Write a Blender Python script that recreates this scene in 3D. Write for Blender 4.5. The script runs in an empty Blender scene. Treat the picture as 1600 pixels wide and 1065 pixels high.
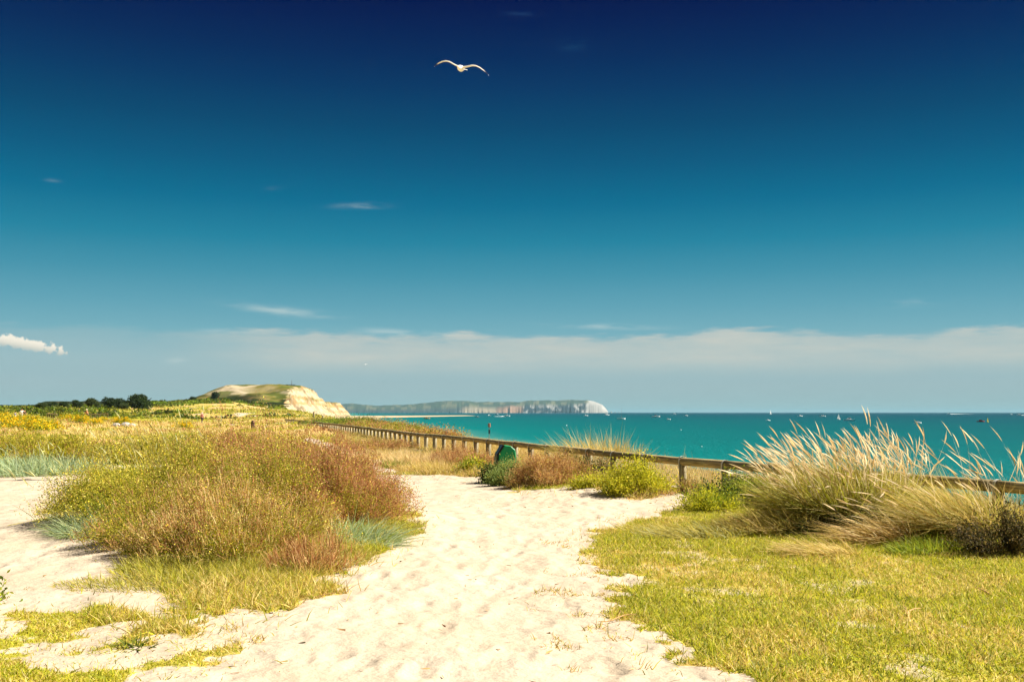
import bpy, math, random
import numpy as np
from mathutils import Vector, Matrix

random.seed(7)
rng = np.random.default_rng(11)
sc = bpy.context.scene
COL = sc.collection
R = math.radians

# ------------------------------------------------------------------ camera, sky, sun, exposure
F = 1537.0                      # focal length in pixels of a 1600 px wide frame
EYE = 1.6                       # eye height above the sand
PITCH = math.atan(111.5 / F)    # the sea horizon lies 111.5 px under the middle
cam_d = bpy.data.cameras.new('camera')
cam_d.sensor_width = 36.0
cam_d.lens = 36.0 * F / 1600.0
cam_d.clip_start = 0.05
cam_d.clip_end = 300000.0
cam = bpy.data.objects.new('camera', cam_d)
COL.objects.link(cam)
cam.location = (0, 0, EYE)
cam.rotation_euler = (math.pi / 2 + PITCH, 0, 0)
sc.camera = cam

EXPO = 1.55
sc.view_settings.view_transform = 'Standard'
sc.view_settings.look = 'None'
sc.view_settings.exposure = EXPO
sc.view_settings.gamma = 1.0
sc.view_settings.use_curve_mapping = False
sc.render.engine = 'CYCLES'
sc.cycles.max_bounces = 8
sc.cycles.transparent_max_bounces = 8
sc.cycles.volume_bounces = 0
sc.cycles.use_denoising = True

SUN_AZ, SUN_EL = R(84), R(45)   # azimuth from the view axis towards the right
sun_dir = Vector((math.sin(SUN_AZ) * math.cos(SUN_EL), math.cos(SUN_AZ) * math.cos(SUN_EL), math.sin(SUN_EL)))
sun_l = bpy.data.lights.new('sun', 'SUN')
sun_l.energy = 4.6
sun_l.angle = R(0.53)
sun_l.color = (1.0, 0.945, 0.85)
sun = bpy.data.objects.new('sun', sun_l)
COL.objects.link(sun)
sun.rotation_euler = sun_dir.to_track_quat('Z', 'Y').to_euler()


def lin(c):
    c = c / 255.0
    return c / 12.92 if c <= 0.04045 else ((c + 0.055) / 1.055) ** 2.4


def S(r, g, b, k=1.0):
    return (lin(r) * k, lin(g) * k, lin(b) * k)


class NT:
    """tiny helper around a node tree"""
    def __init__(self, tree):
        self.t = tree; self.n = tree.nodes; self.l = tree.links

    def node(self, typ, **kw):
        n = self.n.new(typ)
        for k, v in kw.items():
            setattr(n, k, v)
        return n

    def put(self, sock, v):
        if hasattr(v, 'is_output') or isinstance(v, bpy.types.NodeSocket):
            self.l.new(v, sock)
        else:
            sock.default_value = v

    def math(self, op, a, b=0.0, c=0.0, clamp=False):
        n = self.n.new('ShaderNodeMath'); n.operation = op; n.use_clamp = clamp
        self.put(n.inputs[0], a); self.put(n.inputs[1], b); self.put(n.inputs[2], c)
        return n.outputs[0]

    def step(self, v, lo, hi):
        n = self.n.new('ShaderNodeMapRange'); n.interpolation_type = 'SMOOTHSTEP'
        self.put(n.inputs[0], v); self.put(n.inputs[1], lo); self.put(n.inputs[2], hi)
        return n.outputs[0]

    def mix(self, f, a, b):
        n = self.n.new('ShaderNodeMix'); n.data_type = 'RGBA'
        self.put(n.inputs[0], f)
        self.put(n.inputs[6], a if not isinstance(a, tuple) else (*a[:3], 1))
        self.put(n.inputs[7], b if not isinstance(b, tuple) else (*b[:3], 1))
        return n.outputs[2]

    def noise(self, vec, scale, detail=3.0, rough=0.55, out=0):
        n = self.n.new('ShaderNodeTexNoise')
        if vec is not None:
            self.l.new(vec, n.inputs['Vector'])
        n.inputs['Scale'].default_value = scale
        n.inputs['Detail'].default_value = detail
        n.inputs['Roughness'].default_value = rough
        return n.outputs[out]

    def ramp(self, f, stops):
        n = self.n.new('ShaderNodeValToRGB')
        e = n.color_ramp.elements
        while len(e) < len(stops):
            e.new(0.5)
        for el, (p, c) in zip(e, stops):
            el.position = p; el.color = (*c[:3], 1)
        self.put(n.inputs[0], f)
        return n.outputs[0]

    def combine(self, x, y, z):
        n = self.n.new('ShaderNodeCombineXYZ')
        self.put(n.inputs[0], x); self.put(n.inputs[1], y); self.put(n.inputs[2], z)
        return n.outputs[0]


def px_elev(y):
    return PITCH + math.atan((532.5 - y) / F)


world = bpy.data.worlds.new('World')
sc.world = world
world.use_nodes = True
w = NT(world.node_tree)
w.n.clear()
tc = w.node('ShaderNodeTexCoord')
sep = w.node('ShaderNodeSeparateXYZ')
w.l.new(tc.outputs['Generated'], sep.inputs[0])
el = w.math('ARCSINE', sep.outputs[2])
az = w.math('ARCTAN2', sep.outputs[0], sep.outputs[1])
sky = w.node('ShaderNodeTexSky', sky_type='NISHITA')
sky.sun_disc = False
sky.sun_elevation = SUN_EL
sky.sun_rotation = SUN_AZ
sky.altitude = 10
nishita = w.node('ShaderNodeVectorMath', operation='MULTIPLY')      # seen through a polariser, only a little of it is left
w.l.new(sky.outputs[0], nishita.inputs[0])
nishita.inputs[1].default_value = (0.00002, 0.0002, 0.0004)
EK = 1.0 / (2 ** EXPO)
elmax = R(40)
sky_tab = [(660, (156, 184, 186)), (640, (156, 184, 186)), (600, (160, 186, 190)), (560, (146, 184, 192)), (520, (118, 174, 188)),
           (480, (96, 162, 181)), (430, (66, 146, 170)), (380, (30, 130, 159)), (320, (0, 108, 144)),
           (260, (0, 88, 127)), (200, (0, 70, 110)), (140, (0, 53, 99)), (90, (0, 39, 89)), (40, (0, 26, 80)), (0, (0, 14, 72))]
stops = [(max(0.0, px_elev(y) / elmax), S(*c, EK)) for y, c in sky_tab]
stops.append((1.0, S(0, 12, 64, EK)))
grad = w.ramp(w.math('DIVIDE', el, elmax), stops)
addn = w.node('ShaderNodeVectorMath', operation='ADD')
w.l.new(grad, addn.inputs[0]); w.l.new(nishita.outputs[0], addn.inputs[1])
skycol = addn.outputs[0]
# thin cloud bank low over the sea, with streaky ragged top
v_st = w.combine(w.math('MULTIPLY', az, 5.0), w.math('MULTIPLY', el, 34.0), 0.0)
v_fine = w.combine(w.math('MULTIPLY', az, 16.0), w.math('MULTIPLY', el, 70.0), 3.0)
v_az = w.combine(w.math('MULTIPLY', az, 1.0), 0.0, 0.0)
n_top = w.noise(v_az, 6.0, 3.0, 0.5)
n_st = w.noise(v_st, 1.3, 6.0, 0.62)
n_fine = w.noise(v_fine, 1.0, 5.0, 0.6)
top = w.math('ADD', R(4.45), w.math('MULTIPLY', w.math('SUBTRACT', n_top, 0.5), R(1.3)))
top = w.math('ADD', top, w.math('MULTIPLY', w.math('SUBTRACT', n_st, 0.5), R(2.0)))
top = w.math('ADD', top, w.math('MULTIPLY', w.math('SUBTRACT', n_fine, 0.5), R(1.1)))
up_edge = w.math('SUBTRACT', 1.0, w.step(el, w.math('SUBTRACT', top, R(0.28)), w.math('ADD', top, R(0.22))))
low_edge = w.step(el, R(1.7), R(3.2))
bank = w.math('MULTIPLY', up_edge, low_edge)
side = w.math('ADD', 0.22, w.math('MULTIPLY', 0.78, w.step(az, R(-21), R(-10))))
far = w.step(w.math('ABSOLUTE', az), R(150), R(60))
bank = w.math('MULTIPLY', bank, side)
tex = w.math('ADD', 0.66, w.math('ADD', w.math('MULTIPLY', w.math('SUBTRACT', n_st, 0.45), 1.3), w.math('MULTIPLY', w.math('SUBTRACT', n_fine, 0.5), 0.5)), clamp=True)
bank = w.math('MULTIPLY', bank, tex, clamp=True)
col = w.mix(w.math('MULTIPLY', bank, 0.92), skycol, S(202, 205, 196, EK))


def streak(col, x, y, wx, wy, amount, tilt=0.0, white=(205, 220, 216), thresh=0.46):
    a0 = math.atan((x - 800) / F); e0 = px_elev(y)
    da = w.math('SUBTRACT', az, a0)
    de = w.math('ADD', w.math('SUBTRACT', el, e0), w.math('MULTIPLY', da, tilt))
    u = w.math('DIVIDE', da, wx / F); v = w.math('DIVIDE', de, wy / F)
    r2 = w.math('ADD', w.math('MULTIPLY', u, u), w.math('MULTIPLY', v, v))
    m = w.math('POWER', 2.718, w.math('MULTIPLY', r2, -1.0))
    m = w.math('MULTIPLY', m, w.step(w.noise(w.combine(w.math('MULTIPLY', az, 26.0), w.math('MULTIPLY', el, 130.0), x * 0.01), 1.0, 5.0), thresh - 0.14, thresh + 0.2))
    return w.mix(w.math('MULTIPLY', m, amount, clamp=True), col, S(*white, EK))


col = streak(col, 440, 490, 62, 6, 0.55, 0.09)
col = streak(col, 567, 325, 34, 4, 0.45, -0.05)
col = streak(col, 898, 71, 20, 7, 0.22, 0.0, (60, 130, 170))
col = streak(col, 810, 22, 34, 3, 0.22, 0.0, (60, 110, 160))
col = streak(col, 950, 511, 75, 4, 0.4, 0.03)
col = streak(col, 1425, 486, 50, 6, 0.16, 0.0)
col = streak(col, 620, 520, 70, 5, 0.5, 0.03)
col = streak(col, 370, 522, 50, 3, 0.35, 0.0)
col = streak(col, 72, 316, 10, 2.5, 0.14, 0.0)
col = streak(col, 425, 305, 12, 3, 0.12, 0.0)
col = streak(col, 276, 568, 12, 4, 0.5, 0.0)


# small fair-weather cumulus on the left: lumpy white heads with a flat soft base
def cumulus(col, x, y, wx, wy):
    a0 = math.atan((x - 800) / F); e0 = px_elev(y)
    lump = w.noise(w.combine(w.math('MULTIPLY', az, 170.0), w.math('MULTIPLY', el, 170.0), 1.0), 1.0, 4.0, 0.6)
    lump2 = w.noise(w.combine(w.math('MULTIPLY', az, 55.0), w.math('MULTIPLY', el, 30.0), 5.0), 1.0, 2.0, 0.5)
    u = w.math('DIVIDE', w.math('SUBTRACT', az, a0), wx / F)
    v = w.math('DIVIDE', w.math('ADD', w.math('SUBTRACT', el, e0), w.math('MULTIPLY', w.math('SUBTRACT', az, a0), 0.16)), wy / F)
    r = w.math('SQRT', w.math('ADD', w.math('MULTIPLY', u, u), w.math('MULTIPLY', v, v)))
    d = w.math('ADD', w.math('SUBTRACT', 1.0, r), w.math('ADD', w.math('MULTIPLY', w.math('SUBTRACT', lump, 0.5), 1.7), w.math('MULTIPLY', w.math('SUBTRACT', lump2, 0.5), 1.0)))
    m = w.math('MULTIPLY', w.step(d, 0.0, 0.32), w.step(v, -1.3, -0.1))
    c = w.mix(w.step(v, -0.8, 0.7), S(206, 208, 196, EK), S(252, 244, 226, EK))
    return w.mix(m, col, c)


col = cumulus(col, 30, 548, 60, 10.5)
col = cumulus(col, -420, 540, 80, 14)
bg = w.node('ShaderNodeBackground')
w.l.new(col, bg.inputs[0])
bg.inputs[1].default_value = 1.0
world.cycles.sampling_method = 'MANUAL'
world.cycles.sample_map_resolution = 256
wo = w.node('ShaderNodeOutputWorld')
w.l.new(bg.outputs[0], wo.inputs[0])


# ------------------------------------------------------------------ helpers
def ray(x, y):
    u = (x - 800) / F; v = (532.5 - y) / F
    return np.array((u, math.cos(PITCH) - v * math.sin(PITCH), math.sin(PITCH) + v * math.cos(PITCH)))


def gp(x, y, z=0.0):
    d = ray(x, y); t = (EYE - z) / -d[2]
    return np.array((d[0] * t, d[1] * t, z))


def at(x, y, Y):
    d = ray(x, y); t = Y / d[1]
    return Vector((d[0] * t, Y, EYE + d[2] * t))


def tag(o, label=None, cat=None, group=None, kind=None):
    if label: o['label'] = label
    if cat: o['category'] = cat
    if group: o['group'] = group
    if kind: o['kind'] = kind
    return o


def empty(name, loc, rz=0.0):
    o = bpy.data.objects.new(name, None)
    o.empty_display_size = 0.2
    COL.objects.link(o); o.location = loc; o.rotation_euler = (0, 0, rz)
    return o


def sstep(a, b, x):
    t = np.clip((x - a) / (b - a), 0, 1)
    return t * t * (3 - 2 * t)


def _hash(ix, iy, seed):
    h = (ix.astype(np.int64) * 374761393 + iy.astype(np.int64) * 668265263 + seed * 974634777) & 0x7fffffff
    h = ((h ^ (h >> 13)) * 1274126177) & 0x7fffffff
    h = h ^ (h >> 16)
    return (h & 0xffff) / 65535.0


def vnoise(x, y, seed=0):
    x = np.asarray(x, float); y = np.asarray(y, float)
    ix = np.floor(x); iy = np.floor(y); fx = x - ix; fy = y - iy
    fx = fx * fx * (3 - 2 * fx); fy = fy * fy * (3 - 2 * fy)
    ix = ix.astype(np.int64); iy = iy.astype(np.int64)
    a = _hash(ix, iy, seed); b = _hash(ix + 1, iy, seed); c = _hash(ix, iy + 1, seed); d = _hash(ix + 1, iy + 1, seed)
    return (a * (1 - fx) + b * fx) * (1 - fy) + (c * (1 - fx) + d * fx) * fy


def fbm(x, y, seed=0, octs=4):
    s = 0.0; a = 0.5; t = 0.0
    for k in range(octs):
        s = s + a * vnoise(x * 2 ** k, y * 2 ** k, seed + k); t += a; a *= 0.5
    return s / t


class Acc:
    """collects faces with colours and makes ONE mesh object"""
    def __init__(self):
        self.v = []; self.c = []; self.q = []; self.t = []; self.n = 0

    def add(self, v, q=None, t=None, c=None):
        v = np.asarray(v, np.float32).reshape(-1, 3)
        self.v.append(v)
        if c is None:
            c = np.ones((len(v), 3), np.float32)
        c = np.asarray(c, np.float32)
        if c.ndim == 1:
            c = np.tile(c, (len(v), 1))
        self.c.append(c)
        if q is not None and len(q): self.q.append(np.asarray(q, np.int64).reshape(-1, 4) + self.n)
        if t is not None and len(t): self.t.append(np.asarray(t, np.int64).reshape(-1, 3) + self.n)
        self.n += len(v)

    def build(self, name, mat, parent=None, smooth=False, link=True):
        me = bpy.data.meshes.new(name)
        v = np.concatenate(self.v) if self.v else np.zeros((0, 3), np.float32)
        c = np.concatenate(self.c)
        q = np.concatenate(self.q) if self.q else np.zeros((0, 4), np.int64)
        t = np.concatenate(self.t) if self.t else np.zeros((0, 3), np.int64)
        me.vertices.add(len(v)); me.vertices.foreach_set('co', v.ravel())
        loops = np.concatenate([q.ravel(), t.ravel()]).astype(np.int32)
        me.loops.add(len(loops)); me.loops.foreach_set('vertex_index', loops)
        starts = np.concatenate([np.arange(len(q)) * 4, len(q) * 4 + np.arange(len(t)) * 3]).astype(np.int32)
        me.polygons.add(len(starts)); me.polygons.foreach_set('loop_start', starts)
        me.polygons.foreach_set('use_smooth', np.full(len(starts), smooth))
        at_ = me.color_attributes.new('col', 'FLOAT_COLOR', 'POINT')
        at_.data.foreach_set('color', np.concatenate([c, np.ones((len(c), 1), np.float32)], 1).astype(np.float32).ravel())
        me.update(calc_edges=True)
        me.validate()
        me.materials.append(mat)
        o = bpy.data.objects.new(name, me)
        if link: COL.objects.link(o)
        if parent is not None: o.parent = parent
        return o

    # simple solids ------------------------------------------------
    def box(self, c, s, col=(1, 1, 1), rz=0.0):
        x, y, z = np.array(s) / 2
        p = np.array([(-x, -y, -z), (x, -y, -z), (x, y, -z), (-x, y, -z), (-x, -y, z), (x, -y, z), (x, y, z), (-x, y, z)])
        ca, sa = math.cos(rz), math.sin(rz)
        p = np.stack([p[:, 0] * ca - p[:, 1] * sa, p[:, 0] * sa + p[:, 1] * ca, p[:, 2]], 1) + np.array(c)
        self.add(p, [(0, 3, 2, 1), (4, 5, 6, 7), (0, 1, 5, 4), (1, 2, 6, 5), (2, 3, 7, 6), (3, 0, 4, 7)], c=col)

    def tube(self, pts, rad, col=(1, 1, 1), n=8, caps=True, jit=0.0):
        pts = [Vector(p) for p in pts]
        rad = rad if hasattr(rad, '__len__') else [rad] * len(pts)
        V = []; 
        for i, p in enumerate(pts):
            d = (pts[min(i + 1, len(pts) - 1)] - pts[max(i - 1, 0)]).normalized()
            ref = Vector((0, 0, 1)) if abs(d.z) < 0.9 else Vector((1, 0, 0))
            a = d.cross(ref).normalized(); b = d.cross(a).normalized()
            for k in range(n):
                th = 2 * math.pi * k / n
                rr = rad[i] * (1 + jit * (random.random() - 0.5))
                V.append(p + a * math.cos(th) * rr + b * math.sin(th) * rr)
        Q = []
        for i in range(len(pts) - 1):
            for k in range(n):
                Q.append((i * n + k, i * n + (k + 1) % n, (i + 1) * n + (k + 1) % n, (i + 1) * n + k))
        T = []
        if caps:
            V.append(pts[0]); V.append(pts[-1]); a0 = len(V) - 2; m = (len(pts) - 1) * n
            for k in range(n):
                T.append((a0, (k + 1) % n, k)); T.append((a0 + 1, m + k, m + (k + 1) % n))
        self.add([tuple(v) for v in V], Q, T, col)

    def loft(self, rings, col=(1, 1, 1), caps=True):
        n = len(rings[0]); V = [p for r in rings for p in r]; Q = []; T = []
        for i in range(len(rings) - 1):
            for k in range(n):
                Q.append((i * n + k, i * n + (k + 1) % n, (i + 1) * n + (k + 1) % n, (i + 1) * n + k))
        if caps:
            for i, flip in ((0, True), (len(rings) - 1, False)):
                V.append(tuple(np.mean(np.array(rings[i]), 0))); ci = len(V) - 1
                for k in range(n):
                    a, b = i * n + k, i * n + (k + 1) % n
                    T.append((ci, b, a) if flip else (ci, a, b))
        self.add(V, Q, T, col)


def unit(v):
    return v / np.maximum(np.linalg.norm(v, axis=-1, keepdims=True), 1e-9)


def blades(acc, P, L, W, D, B, c0, c1, segs=3, taper=0.6, spindle=False):
    """N curved tapering blades: root P, length L, width W, start direction D, bend B (added along t^2)"""
    N = len(P)
    if N == 0: return
    L = np.broadcast_to(np.asarray(L, float), (N,))[:, None]; W = np.broadcast_to(np.asarray(W, float), (N,))[:, None]
    rv = unit(rng.normal(size=(N, 3)))
    side = unit(np.cross(D, rv))
    V = np.zeros((N, segs * 2 + 1, 3)); C = np.zeros((N, segs * 2 + 1, 3))
    for j in range(segs + 1):
        t = j / segs
        c = P + L * (D * t + B * t * t)
        cc = c0 * (1 - t) + c1 * t
        if j == segs:
            V[:, -1] = c; C[:, -1] = cc
        else:
            wd = (1 - t ** 2 * taper) if not spindle else (0.35 + math.sin(math.pi * min(1, t * 1.15)) * 0.65)
            V[:, 2 * j] = c - side * W * 0.5 * wd; V[:, 2 * j + 1] = c + side * W * 0.5 * wd
            C[:, 2 * j] = cc; C[:, 2 * j + 1] = cc
    m = segs * 2 + 1
    base = (np.arange(N) * m)[:, None]
    Q = [base + np.array((2 * j, 2 * j + 1, 2 * j + 3, 2 * j + 2))[None] for j in range(segs - 1)]
    Q = np.concatenate(Q) if Q else None
    T = base + np.array((2 * segs - 2, 2 * segs - 1, 2 * segs))[None]
    acc.add(V.reshape(-1, 3), Q, T, C.reshape(-1, 3))


def leaves(acc, P, L, W, D, col, fold=0.25):
    """N small pointed leaves (a folded diamond, one quad each)"""
    N = len(P)
    if N == 0: return
    L = np.broadcast_to(np.asarray(L, float), (N,))[:, None]; W = np.broadcast_to(np.asarray(W, float), (N,))[:, None]
    side = unit(np.cross(D, unit(rng.normal(size=(N, 3)))))
    nor = np.cross(D, side)
    mid = P + D * L * 0.45 + nor * W * fold
    V = np.stack([P, mid - side * W * 0.5, P + D * L, mid + side * W * 0.5], 1)
    Q = (np.arange(N) * 4)[:, None] + np.arange(4)[None]
    acc.add(V.reshape(-1, 3), Q, None, np.repeat(col, 4, 0))


def pal(colors, N, weights=None, var=0.18):
    cs = np.array(colors, float)
    k = rng.choice(len(cs), N, p=None if weights is None else np.array(weights) / np.sum(weights))
    return cs[k] * (1 + rng.normal(size=(N, 1)) * var).clip(0.5, 1.6)


# ------------------------------------------------------------------ materials
def principled(name, rough=0.7, spec=0.3):
    m = bpy.data.materials.new(name); m.use_nodes = True
    t = NT(m.node_tree)
    b = m.node_tree.nodes['Principled BSDF']
    b.inputs['Roughness'].default_value = rough
    b.inputs['Specular IOR Level'].default_value = spec
    return m, t, b


def mat_foliage(name, trans=0.35, rough=0.6, spec=0.25):
    m, t, b = principled(name, rough, spec)
    a = t.node('ShaderNodeAttribute', attribute_name='col')
    t.l.new(a.outputs['Color'], b.inputs['Base Color'])
    tr = t.node('ShaderNodeBsdfTranslucent')
    t.l.new(a.outputs['Color'], tr.inputs[0])
    mx = t.node('ShaderNodeMixShader'); mx.inputs[0].default_value = trans
    out = m.node_tree.nodes['Material Output']
    t.l.new(b.outputs[0], mx.inputs[1]); t.l.new(tr.outputs[0], mx.inputs[2]); t.l.new(mx.outputs[0], out.inputs[0])
    return m


def mat_attr(name, rough=0.7, spec=0.25, nscale=0.0, namt=0.25, bump=0.0, gain=1.0):
    m, t, b = principled(name, rough, spec)
    a = t.node('ShaderNodeAttribute', attribute_name='col')
    c = a.outputs['Color']
    if gain != 1.0:
        gn = t.node('ShaderNodeVectorMath', operation='SCALE'); t.l.new(c, gn.inputs[0]); gn.inputs['Scale'].default_value = gain
        c = gn.outputs[0]
    if nscale:
        g = t.node('ShaderNodeTexCoord')
        n = t.noise(g.outputs['Object'], nscale, 5.0, 0.6)
        c = t.mix(t.math('MULTIPLY', t.step(n, 0.35, 0.65), namt), c, (0.02, 0.018, 0.012))
        if bump:
            bp = t.node('ShaderNodeBump'); bp.inputs['Strength'].default_value = 0.6; bp.inputs['Distance'].default_value = bump
            t.l.new(n, bp.inputs['Height']); t.l.new(bp.outputs[0], b.inputs['Normal'])
    t.l.new(c, b.inputs['Base Color'])
    return m


def mat_wood(name, dark, light, axis=0):
    """weathered round timber: long grain, cracks, lichen bloom"""
    m, t, b = principled(name, 0.85, 0.2)
    g = t.node('ShaderNodeTexCoord')
    mp = t.node('ShaderNodeMapping')
    mp.inputs['Scale'].default_value = [(2, 40, 40), (40, 40, 2)][axis]
    t.l.new(g.outputs['Object'], mp.inputs[0])
    n1 = t.noise(mp.outputs[0], 1.0, 5.0, 0.65)
    n2 = t.noise(g.outputs['Object'], 3.0, 4.0, 0.6)
    c = t.mix(t.step(n1, 0.35, 0.65), dark, light)
    c = t.mix(t.math('MULTIPLY', t.step(n2, 0.55, 0.72), 0.55), c, S(150, 145, 105))
    info = t.node('ShaderNodeObjectInfo')
    hs = t.node('ShaderNodeHueSaturation')
    t.l.new(c, hs.inputs['Color'])
    t.l.new(t.math('ADD', 0.75, t.math('MULTIPLY', info.outputs['Random'], 0.5)), hs.inputs['Value'])
    t.l.new(hs.outputs[0], b.inputs['Base Color'])
    bp = t.node('ShaderNodeBump'); bp.inputs['Strength'].default_value = 0.7; bp.inputs['Distance'].default_value = 0.006
    t.l.new(n1, bp.inputs['Height']); t.l.new(bp.outputs[0], b.inputs['Normal'])
    return m


M_FOL = mat_foliage('foliage', 0.44)
M_STEM = mat_attr('stems', 0.8)
M_FLOWER = mat_foliage('petals', 0.3)
M_PAINT = mat_attr('painted_surface', 0.45, 0.4)
M_CLOTH = mat_attr('cloth', 0.9, 0.1)
M_FEATHER = mat_attr('feathers', 0.75, 0.2)
M_RAIL = mat_wood('rail_timber', S(116, 98, 62), S(178, 160, 114), 0)
M_POST = mat_wood('post_timber', S(104, 92, 66), S(172, 162, 132), 1)
M_SAIL = mat_foliage('sailcloth', 0.5)
M_METAL = mat_attr('galvanised_metal', 0.5, 0.5)

# ------------------------------------------------------------------ the lie of the land
# fence line in plan (X as a function of Y)
FY = np.array([-60, 0, 5, 12.1, 14.6, 17.4, 19.5, 21.5, 24.6, 31.9, 42.1, 68.7, 81.6, 118, 131, 170, 250], float)
FX = np.array([33, 11, 9.1, 6.32, 5.25, 4.05, 3.22, 2.4, 1.42, -0.8, -4.15, -11.6, -15.3, -26, -30.2, -41, -64], float)
CY = np.array([-400, -50, 0, 12, 20, 32, 70, 100, 160, 250, 400, 600, 900, 1300], float)
CX = np.array([160, 32, 13.6, 8.8, 5.8, 2.6, -6.2, -13, -30, -48, -85, -140, -205, -300], float)
fence_x = lambda Y: np.interp(Y, FY, FX)
crest_x = lambda Y: np.interp(Y, CY, CX)
TX = np.array([-400, 0, 150, 250, 350, 440, 500, 560, 640], float)
TY = np.log(np.array([60, 100, 160, 250, 400, 600, 820], float))
TZ = np.array([
    [0, 0.0, 0.35, 2.4, 2.8, 3.0, 3.0],
    [0, 0.0, 0.35, 2.3, 2.6, 3.0, 3.0],
    [0, 0.1, 0.35, 1.2, 3.0, 4.6, 5.0],
    [0, 0.1, 0.25, 0.9, 3.0, 6.2, 9.0],
    [0, 0.1, 0.20, 0.6, 3.2, 7.4, 10.5],
    [0, 0.1, 0.45, 0.7, 2.0, 4.2, 5.0],
    [0, 0.4, 0.55, 0.7, 0.8, 0.5, -2.0],
    [0, 0.3, 0.2, 0.2, 0.0, -1.0, -4.0],
    [0, 0.0, 0.0, 0.0, 0.0, -2.0, -5.0]], float)
HUMPS = [(-3.6, 14.2, 2.2, 1.9, 0.36), (-3.3, 11.2, 1.3, 1.2, 0.14), (-5.0, 13.6, 1.4, 1.4, 0.14), (4.5, 13.3, 1.3, 0.9, 0.22), (5.4, 12.2, 1.0, 0.9, 0.16),
         (2.8, 19.0, 1.6, 1.0, 0.10), (0.8, 20.6, 1.2, 1.0, 0.12)]


def land(X, Y):
    X = np.asarray(X, float); Y = np.asarray(Y, float)
    Yc = np.maximum(Y, 1.0)
    xp = np.clip(800 + F * X / Yc, TX[0], TX[-1])
    ly = np.clip(np.log(Yc), TY[0], TY[-1])
    i = np.clip(np.searchsorted(TX, xp) - 1, 0, len(TX) - 2); j = np.clip(np.searchsorted(TY, ly) - 1, 0, len(TY) - 2)
    u = (xp - TX[i]) / (TX[i + 1] - TX[i]); v = (ly - TY[j]) / (TY[j + 1] - TY[j])
    u = u * u * (3 - 2 * u)
    z = (TZ[i, j] * (1 - u) + TZ[i + 1, j] * u) * (1 - v) + (TZ[i, j + 1] * (1 - u) + TZ[i + 1, j + 1] * u) * v
    farw = sstep(60, 220, np.hypot(X, Y))
    z = z + farw * ((fbm(X / 38, Y / 38, 5, 4) - 0.5) * 2.2 + (fbm(X / 11, Y / 11, 9, 3) - 0.5) * 0.9)
    z = z + (fbm(X / 3.1, Y / 3.1, 21, 3) - 0.5) * 0.16 * sstep(3, 12, np.hypot(X, Y)) + (fbm(X / 0.55, Y / 0.55, 31, 3) - 0.5) * 0.036 + (fbm(X / 0.2, Y / 0.26, 33, 2) - 0.5) * 0.010 * sstep(30, 12, Y)
    for hx, hy, sx, sy, h in HUMPS:
        z = z + h * np.exp(-((X - hx) / sx) ** 2 - ((Y - hy) / sy) ** 2)
    dF = np.abs(X - fence_x(Y))
    z = z + 0.09 * np.exp(-(dF / 1.2) ** 2) * sstep(90, 60, Y)
    s = X - crest_x(Y)
    k = sstep(0, 17, s)
    z = z * (1 - k) + k * (-6.4 - 0.028 * np.maximum(s - 17, 0))
    return np.maximum(z, -14)


def in_poly(X, Y, poly):
    inside = np.zeros(np.shape(X), bool)
    n = len(poly)
    for i in range(n):
        x0, y0 = poly[i]; x1, y1 = poly[(i + 1) % n]
        if y0 == y1: continue
        c = ((Y >= min(y0, y1)) & (Y < max(y0, y1)))
        xi = x0 + (Y - y0) * (x1 - x0) / (y1 - y0)
        inside ^= c & (X < xi)
    return inside


def gpoly(pts):
    return [tuple(gp(x, y)[:2]) for x, y in pts]


LAWN_R = gpoly([(1215, 1110), (1185, 1068), (1110, 1032), (1000, 988), (962, 955), (985, 905), (935, 870), (925, 842), (985, 815), (1055, 803), (1090, 790), (1150, 790), (1900, 820), (1900, 1110)])
LAWN_L = gpoly([(-200, 962), (60, 955), (180, 954), (270, 967), (300, 988), (340, 992), (385, 1012), (368, 1036), (312, 1060), (285, 1100), (-200, 1100)])
FRINGE = gpoly([(205, 900), (232, 945), (300, 966), (420, 962), (505, 934), (540, 902), (612, 862), (650, 832), (600, 800), (450, 850), (250, 860)])
SKIRT = gpoly([(260, 905), (320, 920), (430, 915), (500, 895), (530, 872), (562, 850), (600, 835), (632, 822), (628, 790), (600, 745), (570, 722), (480, 700), (300, 705), (150, 735), (85, 790), (55, 825), (190, 862), (225, 905)])
FSTRIP = gpoly([(605, 740), (690, 746), (770, 750), (795, 770), (850, 771), (900, 762), (945, 778), (1000, 784), (1045, 770), (1052, 745), (1092, 745), (1085, 795), (1200, 800), (1500, 800), (1100, 712), (900, 692), (760, 682), (640, 672), (560, 666), (540, 690), (610, 712), (640, 722), (600, 730)])
TRAIL = gpoly([(595, 750), (640, 750), (632, 737), (602, 729), (622, 719), (592, 712), (556, 703), (520, 693), (482, 684), (470, 688), (505, 700), (550, 713), (585, 722), (570, 738)])
MEADOW = [(-400, 24.5), (-14.5, 24.5), (-12.2, 24.0), (-11.2, 26.5), (-9.4, 29), (-7.2, 26), (-4.5, 24), (-3.6, 26.5), (-3.6, 31), (-1.5, 33), (20, 33), (40, 1500), (-900, 1500)]


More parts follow.
